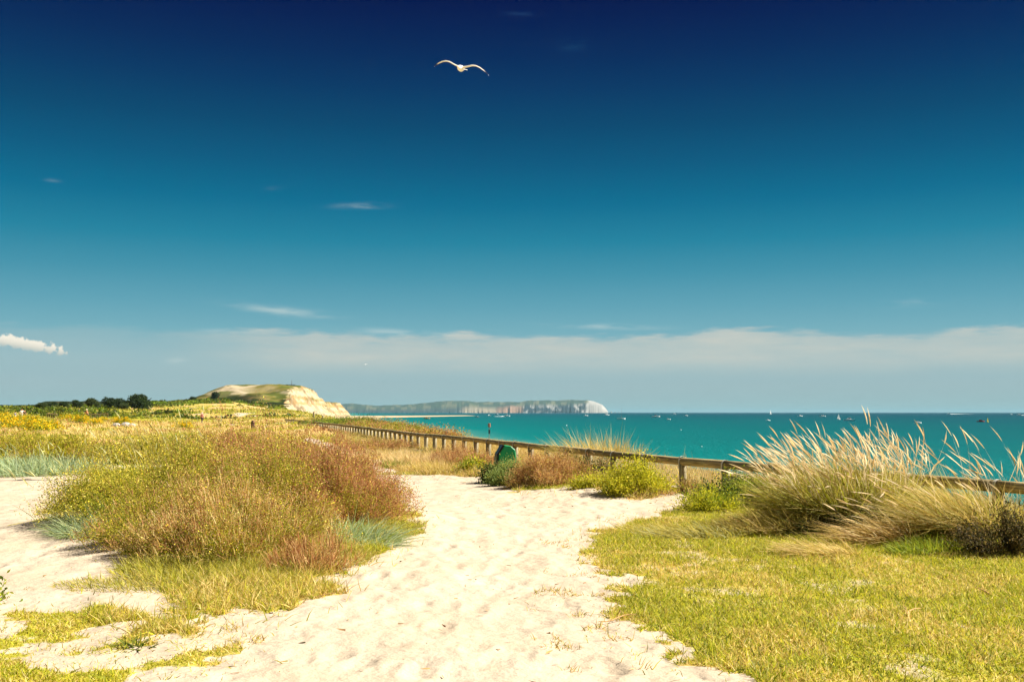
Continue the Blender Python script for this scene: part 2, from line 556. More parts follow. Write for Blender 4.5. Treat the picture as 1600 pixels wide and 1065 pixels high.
def veg_mask(X, Y):
    """how much of the ground is overgrown, 0 sand .. 1 turf"""
    jx = (fbm(X / 0.8, Y / 0.8, 41, 4) - 0.5) * 1.1; jy = (fbm(X / 0.8, Y / 0.8, 51, 4) - 0.5) * 1.6
    hf = fbm(X / 0.17, Y / 0.2, 43, 3) - 0.5; hg = fbm(X / 0.17, Y / 0.2, 53, 3) - 0.5
    x = X + jx * 0.6 + hf * 0.55; y = Y + jy * 0.6 + hg * 0.7
    k = 1 + Y / 22
    xf = X + jx * k * 0.5; yf = Y + jy * k * 0.8
    m = np.zeros(np.shape(X))
    p = fbm(X / 0.42, Y / 0.5, 61, 5)
    lawn = in_poly(x, y, LAWN_R)
    m = np.where(lawn, 0.55 + 0.45 * sstep(0.36, 0.52, p + 0.03 + 0.07 * sstep(1.2, 3.5, X - 0.1 * Y)), m)
    lawl = in_poly(x, y, LAWN_L)
    m = np.where(lawl, 0.15 + 0.85 * sstep(0.42, 0.56, p + 0.06 * sstep(-2.3, -3.6, X)), m)
    m = np.where(in_poly(x, y, FRINGE), 0.2 + 0.8 * sstep(0.36, 0.54, p + 0.05), m)
    m = np.where(in_poly(x, y, SKIRT), 0.9, m)
    m = np.where(in_poly(xf, yf, FSTRIP), 0.9, m)
    mead = in_poly(xf, yf, MEADOW) & (X < crest_x(Y) + 3)
    pm = fbm(X / 4.0, Y / 9.0, 71, 4)
    m = np.where(mead, 0.35 + 0.65 * sstep(0.33, 0.5, pm + 0.1 * sstep(20, 60, Y)), m)
    m = np.where(in_poly(x, y, TRAIL), 0.08, m)
    s = X - crest_x(Y)
    m = np.where((s > -2) & (s < 8) & (Y > 8), np.maximum(m, 0.8), m)
    return m


# ground sheet: fan of rings, fine where the lens looks, going right round the place
th_f = np.linspace(R(-36), R(36), 640)
th_b = np.linspace(R(36), R(324), 60)[1:-1]
th = np.concatenate([th_f, th_b])
rr = np.concatenate([[0.0, 0.6, 1.5], np.geomspace(3.0, 45, 360), np.geomspace(45, 1500, 160)[1:]])
TH, RR = np.meshgrid(th, rr)
GX = (RR * np.sin(TH)).ravel(); GY = (RR * np.cos(TH)).ravel()
GZ = land(GX, GY)
vm = veg_mask(GX, GY)
# trails of soft footprints pressed into the dry sand of the path
fr_ = np.random.default_rng(5)
near = np.where((GY > 4.5) & (GY < 22) & (np.abs(GX) < 9) & (vm < 0.3))[0]
nx_, ny_ = GX[near], GY[near]; dz_ = np.zeros(len(near))
for tr in range(15):
    px_, py_ = -2.3 + 3.6 * tr / 12 + fr_.normal() * 0.2 if tr < 13 else fr_.uniform(-4.5, -3.5), 4.6 + fr_.uniform(0, 0.6)
    k_ = 0
    while py_ < 22:
        hd = (0.07 - 0.05 * (px_ - 0.1 * py_ + 0.6) if tr < 13 else -0.2) + fr_.normal() * 0.14
        px_ += math.sin(hd) * 0.66; py_ += math.cos(hd) * 0.66 * fr_.uniform(0.85, 1.15); k_ += 1
        fx_ = px_ + (0.11 if k_ % 2 else -0.11) + fr_.normal() * 0.03
        m_ = np.where((np.abs(nx_ - fx_) < 0.4) & (np.abs(ny_ - py_) < 0.45))[0]
        u_ = nx_[m_] - fx_; v_ = ny_[m_] - py_
        a2 = u_ * math.cos(hd) - v_ * math.sin(hd); b2 = u_ * math.sin(hd) + v_ * math.cos(hd)
        q2 = np.sqrt((a2 / 0.075) ** 2 + (b2 / 0.16) ** 2)
        dep = fr_.uniform(0.005, 0.016)
        dz_[m_] += -dep * np.exp(-q2 ** 2 * 0.9) + dep * 0.4 * np.exp(-((q2 - 1.7) / 0.5) ** 2)
GZ[near] += dz_
nt_, nr_ = len(th), len(rr)
ii = np.arange(nr_ - 1)[:, None] * nt_; jj = np.arange(nt_)[None]
j2 = (jj + 1) % nt_
GQ = np.stack([ii + jj, ii + nt_ + jj, ii + nt_ + j2, ii + j2], -1).reshape(-1, 4)
hue = fbm(GX / 9, GY / 14, 81, 4)
hue = np.where(in_poly(GX, GY, LAWN_R) | in_poly(GX, GY, LAWN_L) | in_poly(GX, GY, FRINGE), 0.62 + 0.3 * (hue - 0.5), hue)
ga = Acc()
ga.add(np.stack([GX, GY, GZ], 1), GQ, None, np.stack([vm, hue, np.clip(np.hypot(GX, GY) / 400, 0, 1)], 1))

m_g, t, b = principled('dune_ground', 0.95, 0.1)
a = t.node('ShaderNodeAttribute', attribute_name='col')
sp = t.node('ShaderNodeSeparateColor'); t.l.new(a.outputs['Color'], sp.inputs[0])
g = t.node('ShaderNodeTexCoord')
n_big = t.noise(g.outputs['Object'], 0.9, 5.0, 0.6)
n_mid = t.noise(g.outputs['Object'], 5.0, 4.0, 0.6)
n_fin = t.noise(g.outputs['Object'], 60.0, 3.0, 0.6)
sand = t.mix(t.step(n_big, 0.3, 0.7), S(179, 164, 143), S(172, 156, 133))
sand = t.mix(t.math('MULTIPLY', t.step(n_mid, 0.5, 0.72), 0.4), sand, S(161, 143, 116))
sand = t.mix(t.math('MULTIPLY', t.step(n_fin, 0.62, 0.75), 0.35), sand, S(126, 108, 84))
n_patch = t.noise(g.outputs['Object'], 0.35, 6.0, 0.65)
n_l = t.noise(g.outputs['Object'], 11.0, 5.0, 0.7)
lit = t.mix(t.step(n_l, 0.35, 0.62), S(150, 122, 62), S(198, 168, 106))
lit = t.mix(t.step(t.math('ADD', sp.outputs[1], t.math('MULTIPLY', t.math('SUBTRACT', n_patch, 0.5), 0.8)), 0.4, 0.66), lit, S(150, 142, 46))
n_m2 = t.noise(g.outputs['Object'], 3.0, 5.0, 0.7)
edge = t.math('ADD', sp.outputs[0], t.math('MULTIPLY', t.math('SUBTRACT', n_m2, 0.5), 0.9))
vegf = t.step(edge, 0.35, 0.75)
t.l.new(t.mix(vegf, sand, lit), b.inputs['Base Color'])
# trodden dry sand: soft hollows and ridges
vo = t.node('ShaderNodeTexVoronoi', feature='SMOOTH_F1')
mpv = t.node('ShaderNodeMapping'); mpv.inputs['Scale'].default_value = (1.0, 0.7, 1.0)
warp = t.node('ShaderNodeVectorMath', operation='MULTIPLY_ADD')
nzc = t.noise(g.outputs['Object'], 2.2, 3.0, 0.6, out=1)
t.l.new(nzc, warp.inputs[0]); warp.inputs[1].default_value = (0.5, 0.5, 0.0); t.l.new(g.outputs['Object'], warp.inputs[2])
t.l.new(warp.outputs[0], mpv.inputs[0]); t.l.new(mpv.outputs[0], vo.inputs['Vector'])
vo.inputs['Scale'].default_value = 3.2; vo.inputs['Smoothness'].default_value = 0.7
hgt = t.math('ADD', t.math('MULTIPLY', vo.outputs['Distance'], 0.9), t.math('MULTIPLY', n_mid, 0.7))
hgt = t.math('ADD', hgt, t.math('MULTIPLY', n_fin, 0.05))
bp = t.node('ShaderNodeBump'); bp.inputs['Strength'].default_value = 0.8; bp.inputs['Distance'].default_value = 0.062
t.l.new(hgt, bp.inputs['Height']); t.l.new(bp.outputs[0], b.inputs['Normal'])
ground = ga.build('ground', m_g, smooth=True)
tag(ground, 'pale trodden sand path and overgrown dune ground', 'ground', kind='structure')

SEA_Z = -7.0
# sea: fan sheet out past the horizon
sr = np.concatenate([[0, 40], np.geomspace(60, 90000, 90)])
st = np.linspace(-math.pi, math.pi, 73)[:-1]
ST, SR = np.meshgrid(st, sr)
sx = (SR * np.sin(ST)).ravel(); sy = (SR * np.cos(ST)).ravel()
ii = np.arange(len(sr) - 1)[:, None] * len(st); jj = np.arange(len(st))[None]; j2 = (jj + 1) % len(st)
sq = np.stack([ii + jj, ii + len(st) + jj, ii + len(st) + j2, ii + j2], -1).reshape(-1, 4)
sa = Acc(); sa.add(np.stack([sx, sy, np.full_like(sx, SEA_Z)], 1), sq)
m_s, t, b = principled('sea_water', 0.45, 0.04)
g = t.node('ShaderNodeTexCoord')
sp = t.node('ShaderNodeSeparateXYZ'); t.l.new(g.outputs['Object'], sp.inputs[0])
# distance off the shore line X = 36 - 0.17 Y decides depth and so the colour of the water
off = t.math('ADD', t.math('SUBTRACT', sp.outputs[0], 36.0), t.math('MULTIPLY', sp.outputs[1], 0.17))
dist = t.math('SQRT', t.math('ADD', t.math('MULTIPLY', sp.outputs[0], sp.outputs[0]), t.math('MULTIPLY', sp.outputs[1], sp.outputs[1])))
mpw = t.node('ShaderNodeMapping'); mpw.inputs['Scale'].default_value = (0.0022, 0.0075, 1.0)
t.l.new(g.outputs['Object'], mpw.inputs[0])
patch = t.noise(mpw.outputs[0], 1.0, 5.0, 0.6)
depth = t.math('ADD', t.math('LOGARITHM', t.math('MAXIMUM', off, 2.0), 10.0), t.math('MULTIPLY', t.math('SUBTRACT', patch, 0.5), 0.75))
wat = t.ramp(t.math('DIVIDE', depth, 4.5), [(0.24, S(56, 114, 106)), (0.33, S(0, 96, 93)), (0.48, S(0, 83, 84)), (0.60, S(0, 69, 76)), (0.72, S(0, 56, 68)), (0.9, S(0, 45, 60))])
mpx = t.node('ShaderNodeMapping'); mpx.inputs['Scale'].default_value = (0.006, 0.03, 1.0); mpx.inputs['Rotation'].default_value = (0, 0, 0.12)
t.l.new(g.outputs['Object'], mpx.inputs[0])
sw_n = t.noise(mpx.outputs[0], 1.0, 6.0, 0.7)
hv = t.node('ShaderNodeHueSaturation'); t.l.new(wat, hv.inputs['Color'])
t.l.new(t.math('ADD', 0.72, t.math('ADD', t.math('MULTIPLY', sw_n, 0.34), t.math('MULTIPLY', patch, 0.22))), hv.inputs['Value'])
t.l.new(hv.outputs[0], b.inputs['Base Color'])
mp1 = t.node('ShaderNodeMapping'); mp1.inputs['Scale'].default_value = (0.5, 0.28, 1); mp1.inputs['Rotation'].default_value = (0, 0, 0.5)
t.l.new(g.outputs['Object'], mp1.inputs[0])
wv = t.noise(mp1.outputs[0], 1.0, 6.0, 0.65)
bp = t.node('ShaderNodeBump'); bp.inputs['Strength'].default_value = 1.0; bp.inputs['Distance'].default_value = 0.9
t.l.new(wv, bp.inputs['Height']); t.l.new(bp.outputs[0], b.inputs['Normal'])
sea = sa.build('sea', m_s)
tag(sea, 'turquoise sea darkening to blue at the horizon', 'sea', kind='structure')

# ------------------------------------------------------------------ headland with sandy cliffs, about a kilometre off
hx = np.linspace(-560, -110, 380); hy = np.linspace(760, 1500, 260)
HX, HY = np.meshgrid(hx, hy)
xpix = 800 + F * HX / HY
# seaward toe of the cliffs
toe = np.interp(HY, [700, 820, 900, 1000, 1100, 1200, 1300, 1400, 1500], [-148, -164, -175, -178, -187, -200, -203, -215, -240])
toe = toe + (fbm(HY / 30, HY * 0 + 2, 91, 3) - 0.5) * 10
q = toe - HX                       # metres inland from the toe
gul = (np.abs(fbm(HX / 40 + HY / 46, HY / 11, 95, 5) - 0.5) * 2) + 0.5 * fbm(HX / 6, HY / 6, 96, 3)
qq = q - gul * 12 * sstep(6, 30, q)
cl = np.where(qq < 14, qq * 0.34, 4.76 + (qq - 14) * 1.30)
plat = np.interp(HX, [-560, -470, -400, -358, -334, -316, -306, -300, -290, -245, -226, -206, -190, -150], [8, 9, 9.5, 11, 15, 18, 25, 27.5, 29.6, 30.0, 29.2, 25.5, 19, 15])
front = sstep(880, 1010, HY + (fbm(HX / 60, HY / 60, 97, 3) - 0.5) * 90)
plat1 = 5 + (plat - 5) * (0.18 * sstep(800, 880, HY) + 0.82 * front)
plat1 = plat1 + (fbm(HX / 22, HY / 22, 99, 5) - 0.5) * 3.6
back = sstep(1130, 1190, HY)
plat1 = plat1 * (1 - back) + back * (15.0 + (fbm(HX / 15, HY / 15, 98, 3) - 0.5) * 1.6)
HZ = np.minimum(plat1, SEA_Z + cl)
HZ = np.where(q < 0, SEA_Z + 1.6 + q * 0.055, np.maximum(HZ, SEA_Z + 1.6 + np.minimum(q, 30) * 0.06))
gzx = np.gradient(HZ, hx, axis=1); gzy = np.gradient(HZ, hy, axis=0)
slope = np.hypot(gzx, gzy)
iscl = sstep(0.30, 0.6, slope) * sstep(2, 10, q) * sstep(78, 46, q)
beach = sstep(26, 8, q)
exposed = np.exp(-((HX + 282) / 26) ** 2) * sstep(0.42, 0.52, fbm(HX / 11, HZ / 3.0, 101, 5)) * sstep(17, 20, HZ) * sstep(29.8, 28.5, HZ) * (HY < 1050)
exposed = np.maximum(exposed, 0.9 * sstep(0.56, 0.62, fbm(HX / 20, HY / 25, 103, 4)) * sstep(9, 13, HZ) * sstep(-230, -260, HX) * 0.12)
n1 = fbm(HX / 12, HY / 20, 105, 4)
grass = np.array(S(104, 112, 44))[None, None] * (0.6 + 0.8 * n1[..., None])
straw = np.array(S(146, 136, 66))[None, None]
scrub = np.array(S(44, 56, 22))[None, None] * (0.7 + 0.6 * n1[..., None])
c = np.where((sstep(0.52, 0.66, fbm(HX / 25, HY / 22, 107, 4)) > 0.5)[..., None], straw * 0.9, grass)
sc_m = np.maximum(sstep(22, 15, HZ) * sstep(0.40, 0.52, fbm(HX / 28, HY / 24, 109, 4)), sstep(-300, -330, HX))
c = c * (1 - sc_m[..., None]) + scrub * sc_m[..., None]
sandc = np.array(S(226, 204, 166))[None, None]; ochre = np.array(S(206, 168, 112))[None, None]
strat = fbm(HX / 60, HZ / 2.2, 111, 3)
n3 = fbm(HX / 9, HZ / 5, 113, 4)
cc = sandc * (1 - sstep(0.46, 0.62, strat)[..., None]) + ochre * sstep(0.46, 0.62, strat)[..., None]
veg_c = (sstep(0.54, 0.64, n3))[..., None]
cc = cc * (1 - 0.6 * veg_c) + grass * 0.6 * veg_c
c = c * (1 - iscl[..., None]) + cc * iscl[..., None]
c = c * (1 - beach[..., None]) + np.array(S(228, 200, 160))[None, None] * beach[..., None]
c = c * (1 - exposed[..., None]) + sandc * exposed[..., None]
# the pale footpath zigzagging up the slope
pth = np.exp(-((HX + 262 - 10 * np.sin(HZ * 0.45)) / 2.6) ** 2) * (HY < 1040) * sstep(16, 20, HZ)
c = c * (1 - pth[..., None]) + np.array(S(226, 208, 172))[None, None] * pth[..., None]
ha = Acc()
n_x = len(hx); ii = np.arange(len(hy) - 1)[:, None] * n_x; jj = np.arange(n_x - 1)[None]
ha.add(np.stack([HX, HY, HZ], -1).reshape(-1, 3), np.stack([ii + jj, ii + jj + 1, ii + n_x + jj + 1, ii + n_x + jj], -1).reshape(-1, 4), None, c.reshape(-1, 3))
M_LAND = mat_attr('land_cover', 0.95, 0.05, 0.12, 0.18, gain=0.55)
headland = ha.build('headland', M_LAND, smooth=False)
tag(headland, 'grassy headland with eroded sandy cliffs and a flat top', 'hill', kind='structure')

# sand bar running out from the headland
ba = Acc()
rings = []
bar = [(-262, 1430, 40, 3.4), (-238, 1640, 40, 3.2), (-205, 1850, 34, 2.6), (-172, 2050, 26, 2.2), (-140, 2260, 20, 1.9), (-112, 2440, 14, 1.5), (-96, 2530, 5, 0.4)]
for X, Y, wd, h in bar:
    rings.append([(X - wd, Y, SEA_Z - 1), (X - wd * 0.5, Y, SEA_Z + h * 0.8), (X - wd * 0.1, Y, SEA_Z + h), (X + wd * 0.5, Y - 6, SEA_Z + h * 0.4), (X + wd, Y - 12, SEA_Z - 1)])
for k in range(len(rings) - 1):
    for a_ in range(4):
        ba.add([rings[k][a_], rings[k][a_ + 1], rings[k + 1][a_ + 1], rings[k + 1][a_]], [(0, 1, 2, 3)], None, S(226, 200, 160))
bar_o = ba.build('sand_bar', M_LAND)
tag(bar_o, 'long pale sand bar running out into the sea', 'sand bar', kind='structure')

# ------------------------------------------------------------------ far island with chalk cliffs, 15 km off
D0 = 15000.0
ix = np.linspace(520, 950, 420)
sil = np.interp(ix, [520, 554, 575, 595, 631, 655, 677, 700, 732, 755, 774, 800, 815, 829, 870, 905, 918, 926, 934, 941, 946, 950],
                [632, 629.5, 631.5, 633.2, 632, 629.8, 627.4, 625.8, 626, 627.4, 627.6, 627.4, 626.4, 625, 624.8, 624.6, 624.8, 626, 629, 631.8, 637, 643])
sil = sil + (fbm(ix / 14, ix * 0, 121, 4) - 0.5) * 2.4 * sstep(950, 915, ix)
clf = np.interp(ix, [520, 560, 640, 690, 725, 745, 775, 800, 815, 822, 900, 915, 928, 940, 950], [2, 2, 2, 3, 4.6, 5.6, 3.4, 8.4, 7, 8.8, 9.6, 13, 12.5, 10.5, 0.5])
clf = np.minimum(clf, 643.6 - sil - 0.2).clip(0.2)
rows = [(0, 'sea'), (40, 'c1'), (80, 'c2'), (120, 'c3'), (160, 'c4'), (200, 'edge'), (700, 's1'), (1300, 's2'), (2000, 'ridge'), (3200, 'back'), (4000, 'end')]
IX = []; IC = []
k_m = D0 / F
base_n = fbm(ix / 3.2, ix * 0, 131, 3)
for rI, (dy, nm) in enumerate(rows):
    Yr = D0 + dy + (base_n - 0.5) * 150 * (0.8 if rI < 6 else 0.3) * (1 - 0.7 * sstep(900, 915, ix))
    hr = (643.6 - sil) * (D0 + 2000) / F        # metres above eye level at the ridge
    hc = clf * D0 / F
    z = {'sea': hc * 0 - 10, 'c1': hc * 0.2, 'c2': hc * 0.42, 'c3': hc * 0.62, 'c4': hc * 0.82, 'edge': hc, 's1': hc + (hr - hc) * 0.45, 's2': hc + (hr - hc) * 0.75, 'ridge': hr, 'back': hr * 0.6, 'end': hr * 0 - 10}[nm]
    if nm in ('s1', 's2'):
        z = z * (0.92 + 0.16 * fbm(ix / 7, ix * 0 + dy, 133, 3))
    IX.append(np.stack([(ix - 800) / F * Yr, Yr, z + 1.0], 1))
    n = fbm(ix / 6, ix * 0 + dy * 0.01, 135, 4)
    if nm in ('sea', 'c1', 'c2', 'c3', 'c4', 'edge'):
        chalk = (sstep(0.50, 0.68, fbm(ix / 4.2 + rI * 0.25, ix * 0 + rI * 0.4, 137, 4)) * (0.3 + 0.7 * vnoise(ix / 9, ix * 0, 147)))[:, None]
        colr = np.array(S(58, 76, 88)) * (1 - chalk) + np.array(S(250, 246, 236)) * chalk  # blue-grey base paints haze and shade on the cliff faces; white is chalk
        red = np.array(S(204, 164, 136)) * (0.8 + 0.4 * n[:, None])
        cream = np.array(S(206, 190, 160)) * (0.8 + 0.4 * n[:, None])
        dull = np.array(S(78, 96, 96))[None] * (0.7 + 0.6 * n[:, None])
        wr = (sstep(772, 778, ix) * sstep(820, 812, ix))[:, None]
        wc = (sstep(715, 728, ix) * sstep(778, 772, ix))[:, None]
        wl = sstep(724, 714, ix)[:, None]
        ww = sstep(912, 920, ix)[:, None]
        colr = colr * (1 - wr) + red * wr; colr = colr * (1 - wc) + cream * wc; colr = colr * (1 - wl) + dull * wl
        colr = colr * (1 - ww) + np.array(S(236, 232, 222)) * ww * (0.82 + 0.36 * n[:, None])
    else:
        g1 = np.array(S(104, 122, 86))[None]; g2 = np.array(S(62, 84, 76))[None]; g3 = np.array(S(166, 164, 126))[None]
        colr = g1 * n[:, None] + g2 * (1 - n[:, None])
        fld = (sstep(0.58, 0.64, fbm(ix / 8, ix * 0 + dy * 0.02, 139, 3)) * 0.7)[:, None]
        colr = colr * (1 - fld) + g3 * fld
        if nm in ('s1', 's2', 'ridge'):
            ww = sstep(916, 922, ix)[:, None]
            colr = colr * (1 - ww) + np.array(S(236, 232, 222)) * ww * (0.82 + 0.36 * n[:, None])
    IC.append(colr)
IX = np.array(IX); IC = np.array(IC)
n_x = len(ix); ii = np.arange(len(rows) - 1)[:, None] * n_x; jj = np.arange(n_x - 1)[None]
ia = Acc(); ia.add(IX.reshape(-1, 3), np.stack([ii + jj, ii + jj + 1, ii + n_x + jj + 1, ii + n_x + jj], -1).reshape(-1, 4), None, IC.reshape(-1, 3))
M_ISLE = mat_attr('island_cover', 0.95, 0.05, gain=0.34)
island = ia.build('island', M_ISLE, smooth=True)
tag(island, 'hazy distant island with white chalk cliffs at its right end', 'island', kind='structure')
for xx, hh, ww in ((955, 3.0, 2.6), (961, 2.4, 2.0), (967, 2.0, 1.7)):
    s = Acc(); c0 = at(xx, 643.6, 15200.0); k = 15200.0 / F
    s.loft([[(c0.x + math.cos(a) * ww * k * f * 0.5, c0.y + math.sin(a) * ww * k * f * 0.8, -9 + hh * k * h) for a in np.linspace(0, 2 * math.pi, 9)[:-1]] for h, f in ((0, 1.1), (0.4, 0.8), (0.8, 0.5), (1.05, 0.15))], S(240, 236, 226))
    s.build('sea_stack', M_ISLE, island)

# ------------------------------------------------------------------ timber knee-rail fence
fence = empty('timber_fence', (float(fence_x(19.3)), 19.3, 0))
tag(fence, 'long low timber rail fence on round posts along the dune edge', 'fence')
fo = Vector(fence.location)
ys = np.linspace(7, 131, 4000)
xs = fence_x(ys)
ker = np.ones(81) / 81
xs = np.convolve(np.pad(xs, 40, mode='edge'), ker, 'valid')
xs[:40] = fence_x(ys[:40]); xs[-40:] = fence_x(ys[-40:])
seg = np.concatenate([[0], np.cumsum(np.hypot(np.diff(xs), np.diff(ys)))])
SPAC = 1.46
s_ref = np.interp(19.25, ys, seg)            # a post stands here
s_post = np.arange(s_ref - math.floor(s_ref / SPAC) * SPAC, seg[-1], SPAC)
RAIL_R = 0.078
rail_pts = []
for s in s_post:
    y = float(np.interp(s, seg, ys)); x = float(np.interp(s, seg, xs))
    zt = 0.75 + random.uniform(-0.012, 0.012)
    rail_pts.append((x, y, zt - RAIL_R))
gz = land([p[0] for p in rail_pts], [p[1] for p in rail_pts])


def local(p, o):
    return (p[0] - o.x, p[1] - o.y, p[2] - o.z)


for k, (x, y, z) in enumerate(rail_pts):
    pa = Acc()
    r0 = 0.078 * random.uniform(0.93, 1.08)
    lean = (random.uniform(-0.02, 0.02), random.uniform(-0.02, 0.02))
    zb = float(gz[k]) - 0.35
    h = z - RAIL_R * 0.55 - zb
    nn = 12 if y < 45 else 8
    pa.tube([(lean[0], lean[1], zb - z), (lean[0] * .5, lean[1] * .5, zb - z + h * 0.5), (0, 0, zb - z + h - 0.02), (0, 0, zb - z + h)], [r0 * 1.04, r0, r0 * 0.98, r0 * 0.86], n=nn, jit=0.06)
    po = pa.build('post', M_POST, fence, smooth=True)
    po.location = local((x, y, z), fo)
    if y < 60:
        d = Vector((np.interp(y + .5, ys, xs) - np.interp(y - .5, ys, xs), 1, 0)).normalized()
        n = Vector((-d.y, d.x, 0))
        st_ = Acc(); R2 = RAIL_R + 0.005
        prof = [(-R2, -0.16)] + [(-R2 * math.cos(a), R2 * math.sin(a)) for a in np.linspace(0, math.pi, 9)] + [(R2, -0.16)]
        V = []; 
        for (u, vz) in prof:
            for e in (-0.02, 0.02):
                for tck in (0, 0.004):
                    s_ = 1 + tck / R2
                    V.append(tuple(n * u * s_ + d * e + Vector((0, 0, vz * (s_ if vz > 0 else 1)))))
        Q = []
        for i in range(len(prof) - 1):
            a0 = i * 4; b0 = a0 + 4
            Q += [(a0, a0 + 2, b0 + 2, b0), (a0 + 1, b0 + 1, b0 + 3, a0 + 3), (a0, b0, b0 + 1, a0 + 1), (a0 + 2, a0 + 3, b0 + 3, b0 + 2)]
        st_.add(V, Q, None, S(196, 190, 172))
        so = st_.build('strap', M_METAL, po)
k = 0
while k < len(rail_pts) - 1:
    e = min(k + 2, len(rail_pts) - 1)
    p0 = Vector(rail_pts[k]); p2 = Vector(rail_pts[e]); pm = Vector(rail_pts[min(k + 1, e)])
    d = (p2 - p0).normalized()
    c = (p0 + p2) / 2
    L = (p2 - p0).length / 2 - 0.004
    ra = Acc()
    sag = random.uniform(-0.012, 0.008)
    r1 = RAIL_R * random.uniform(0.94, 1.05); r2 = RAIL_R * random.uniform(0.94, 1.05)
    nn = 14 if p0.y < 45 else 8
    tt = np.linspace(-1, 1, 9)
    ra.tube([(float(u) * L, random.uniform(-.004, .004), sag * (1 - u * u)) for u in tt], [(r1 * (1 - u) + r2 * (1 + u)) / 2 for u in tt], n=nn, jit=0.05)
    ro = ra.build('rail', M_RAIL, fence, smooth=True)
    ro.location = local(c, fo)
    ro.rotation_euler = d.to_track_quat('X', 'Z').to_euler()
    k = e
# wire netting stapled to the seaward side of the near bays
na = Acc()
sN = np.interp([13.0, 26.0], ys, seg)
step = 0.065; Hn = 0.62


def npt(s, h):
    y = np.interp(s, seg, ys); x = np.interp(s, seg, xs)
    return Vector((x + 0.10, y + 0.03, 0.05 + h + 0.02 * math.sin(s * 1.7))) - fo


s = sN[0]
while s < sN[1]:
    for sg in (1, -1):
        na.tube([npt(s, 0.0 if sg > 0 else Hn), npt(s + Hn * 0.25, Hn * (0.5)), npt(s + Hn * 0.5, Hn if sg > 0 else 0)], 0.0026, S(150, 148, 130), n=3, caps=False)
    s += step
for hh in (0.02, Hn):
    na.tube([npt(sv, hh) for sv in np.linspace(sN[0], sN[1], 20)], 0.004, S(150, 148, 130), n=4, caps=False)
net = na.build('wire_netting', M_METAL, fence)
tag(net, kind='stuff')

# ------------------------------------------------------------------ plants
UP = np.array((0, 0, 1.0))
WIND = np.array((-1.0, -0.1, 0.0))
G_OLIVE = [S(150, 148, 40), S(174, 164, 50), S(120, 124, 34), S(192, 176, 74)]
G_STRAW = [S(214, 188, 116), S(198, 168, 90), S(228, 206, 144), S(180, 150, 74)]
G_BLUE = [S(150, 170, 128), S(170, 186, 150), S(126, 150, 104), S(192, 194, 140)]
G_BROWN = [S(178, 134, 80), S(194, 150, 92), S(152, 108, 64), S(208, 172, 116), S(164, 106, 70)]
G_RED = [S(166, 110, 74), S(186, 128, 88), S(148, 96, 62), S(202, 158, 110)]
G_GREEN = [S(120, 138, 34), S(146, 158, 42), S(92, 114, 28), S(166, 170, 58)]
G_YEL = [S(190, 184, 36), S(168, 168, 32), S(206, 196, 54), S(144, 150, 30)]
G_DARK = [S(70, 84, 28), S(90, 102, 36), S(56, 66, 24)]
FL_YEL = [S(228, 206, 60), S(218, 190, 36), S(236, 220, 110)]


def patchy(colors, P, size, var=0.16):
    cs = np.array(colors, float); N = len(P)
    v = (fbm(P[:, 0] / size, P[:, 1] / size + P[:, 2] / size, 401, 3) - 0.5) * 2.0 + 0.5
    k = np.clip((0.5 * v + 0.5 * rng.uniform(0, 1, N)) * len(cs), 0, len(cs) - 1).astype(int)
    return cs[k] * (1 + rng.normal(size=(N, 1)) * var).clip(0.5, 1.6)


def dome_pts(N, rx, ry, h, lo=0.0):
    """points on an uneven dome, with the start point of a stem for each"""
    a = rng.uniform(0, 2 * np.pi, N); r = np.sqrt(rng.uniform(0, 1, N))
    x = r * np.cos(a); y = r * np.sin(a)
    sd = int(rx * 1000) % 97
    out = 0.55 + 0.9 * fbm(np.cos(a) * 1.6 + 5, np.sin(a) * 1.6 + 9 + rx, sd + 3, 3)
    x *= out; y *= out
    lump = 0.12 + 1.6 * fbm(x * 3.2 * max(1, rx * .7) + 7 + rx, y * 3.2 * max(1, rx * .7) + 3 + h, sd, 4)
    z = np.clip(1 - r ** 1.9, 0, 1) ** 0.62 * lump
    tip = np.stack([x * rx, y * ry, (0.10 + 0.90 * z) * h * rng.uniform(0.66, 1.12, N)], 1)
    root = np.stack([x * rx * 0.55 + rng.normal(size=N) * 0.03, y * ry * 0.55 + rng.normal(size=N) * 0.03, np.zeros(N)], 1)
    return root, tip


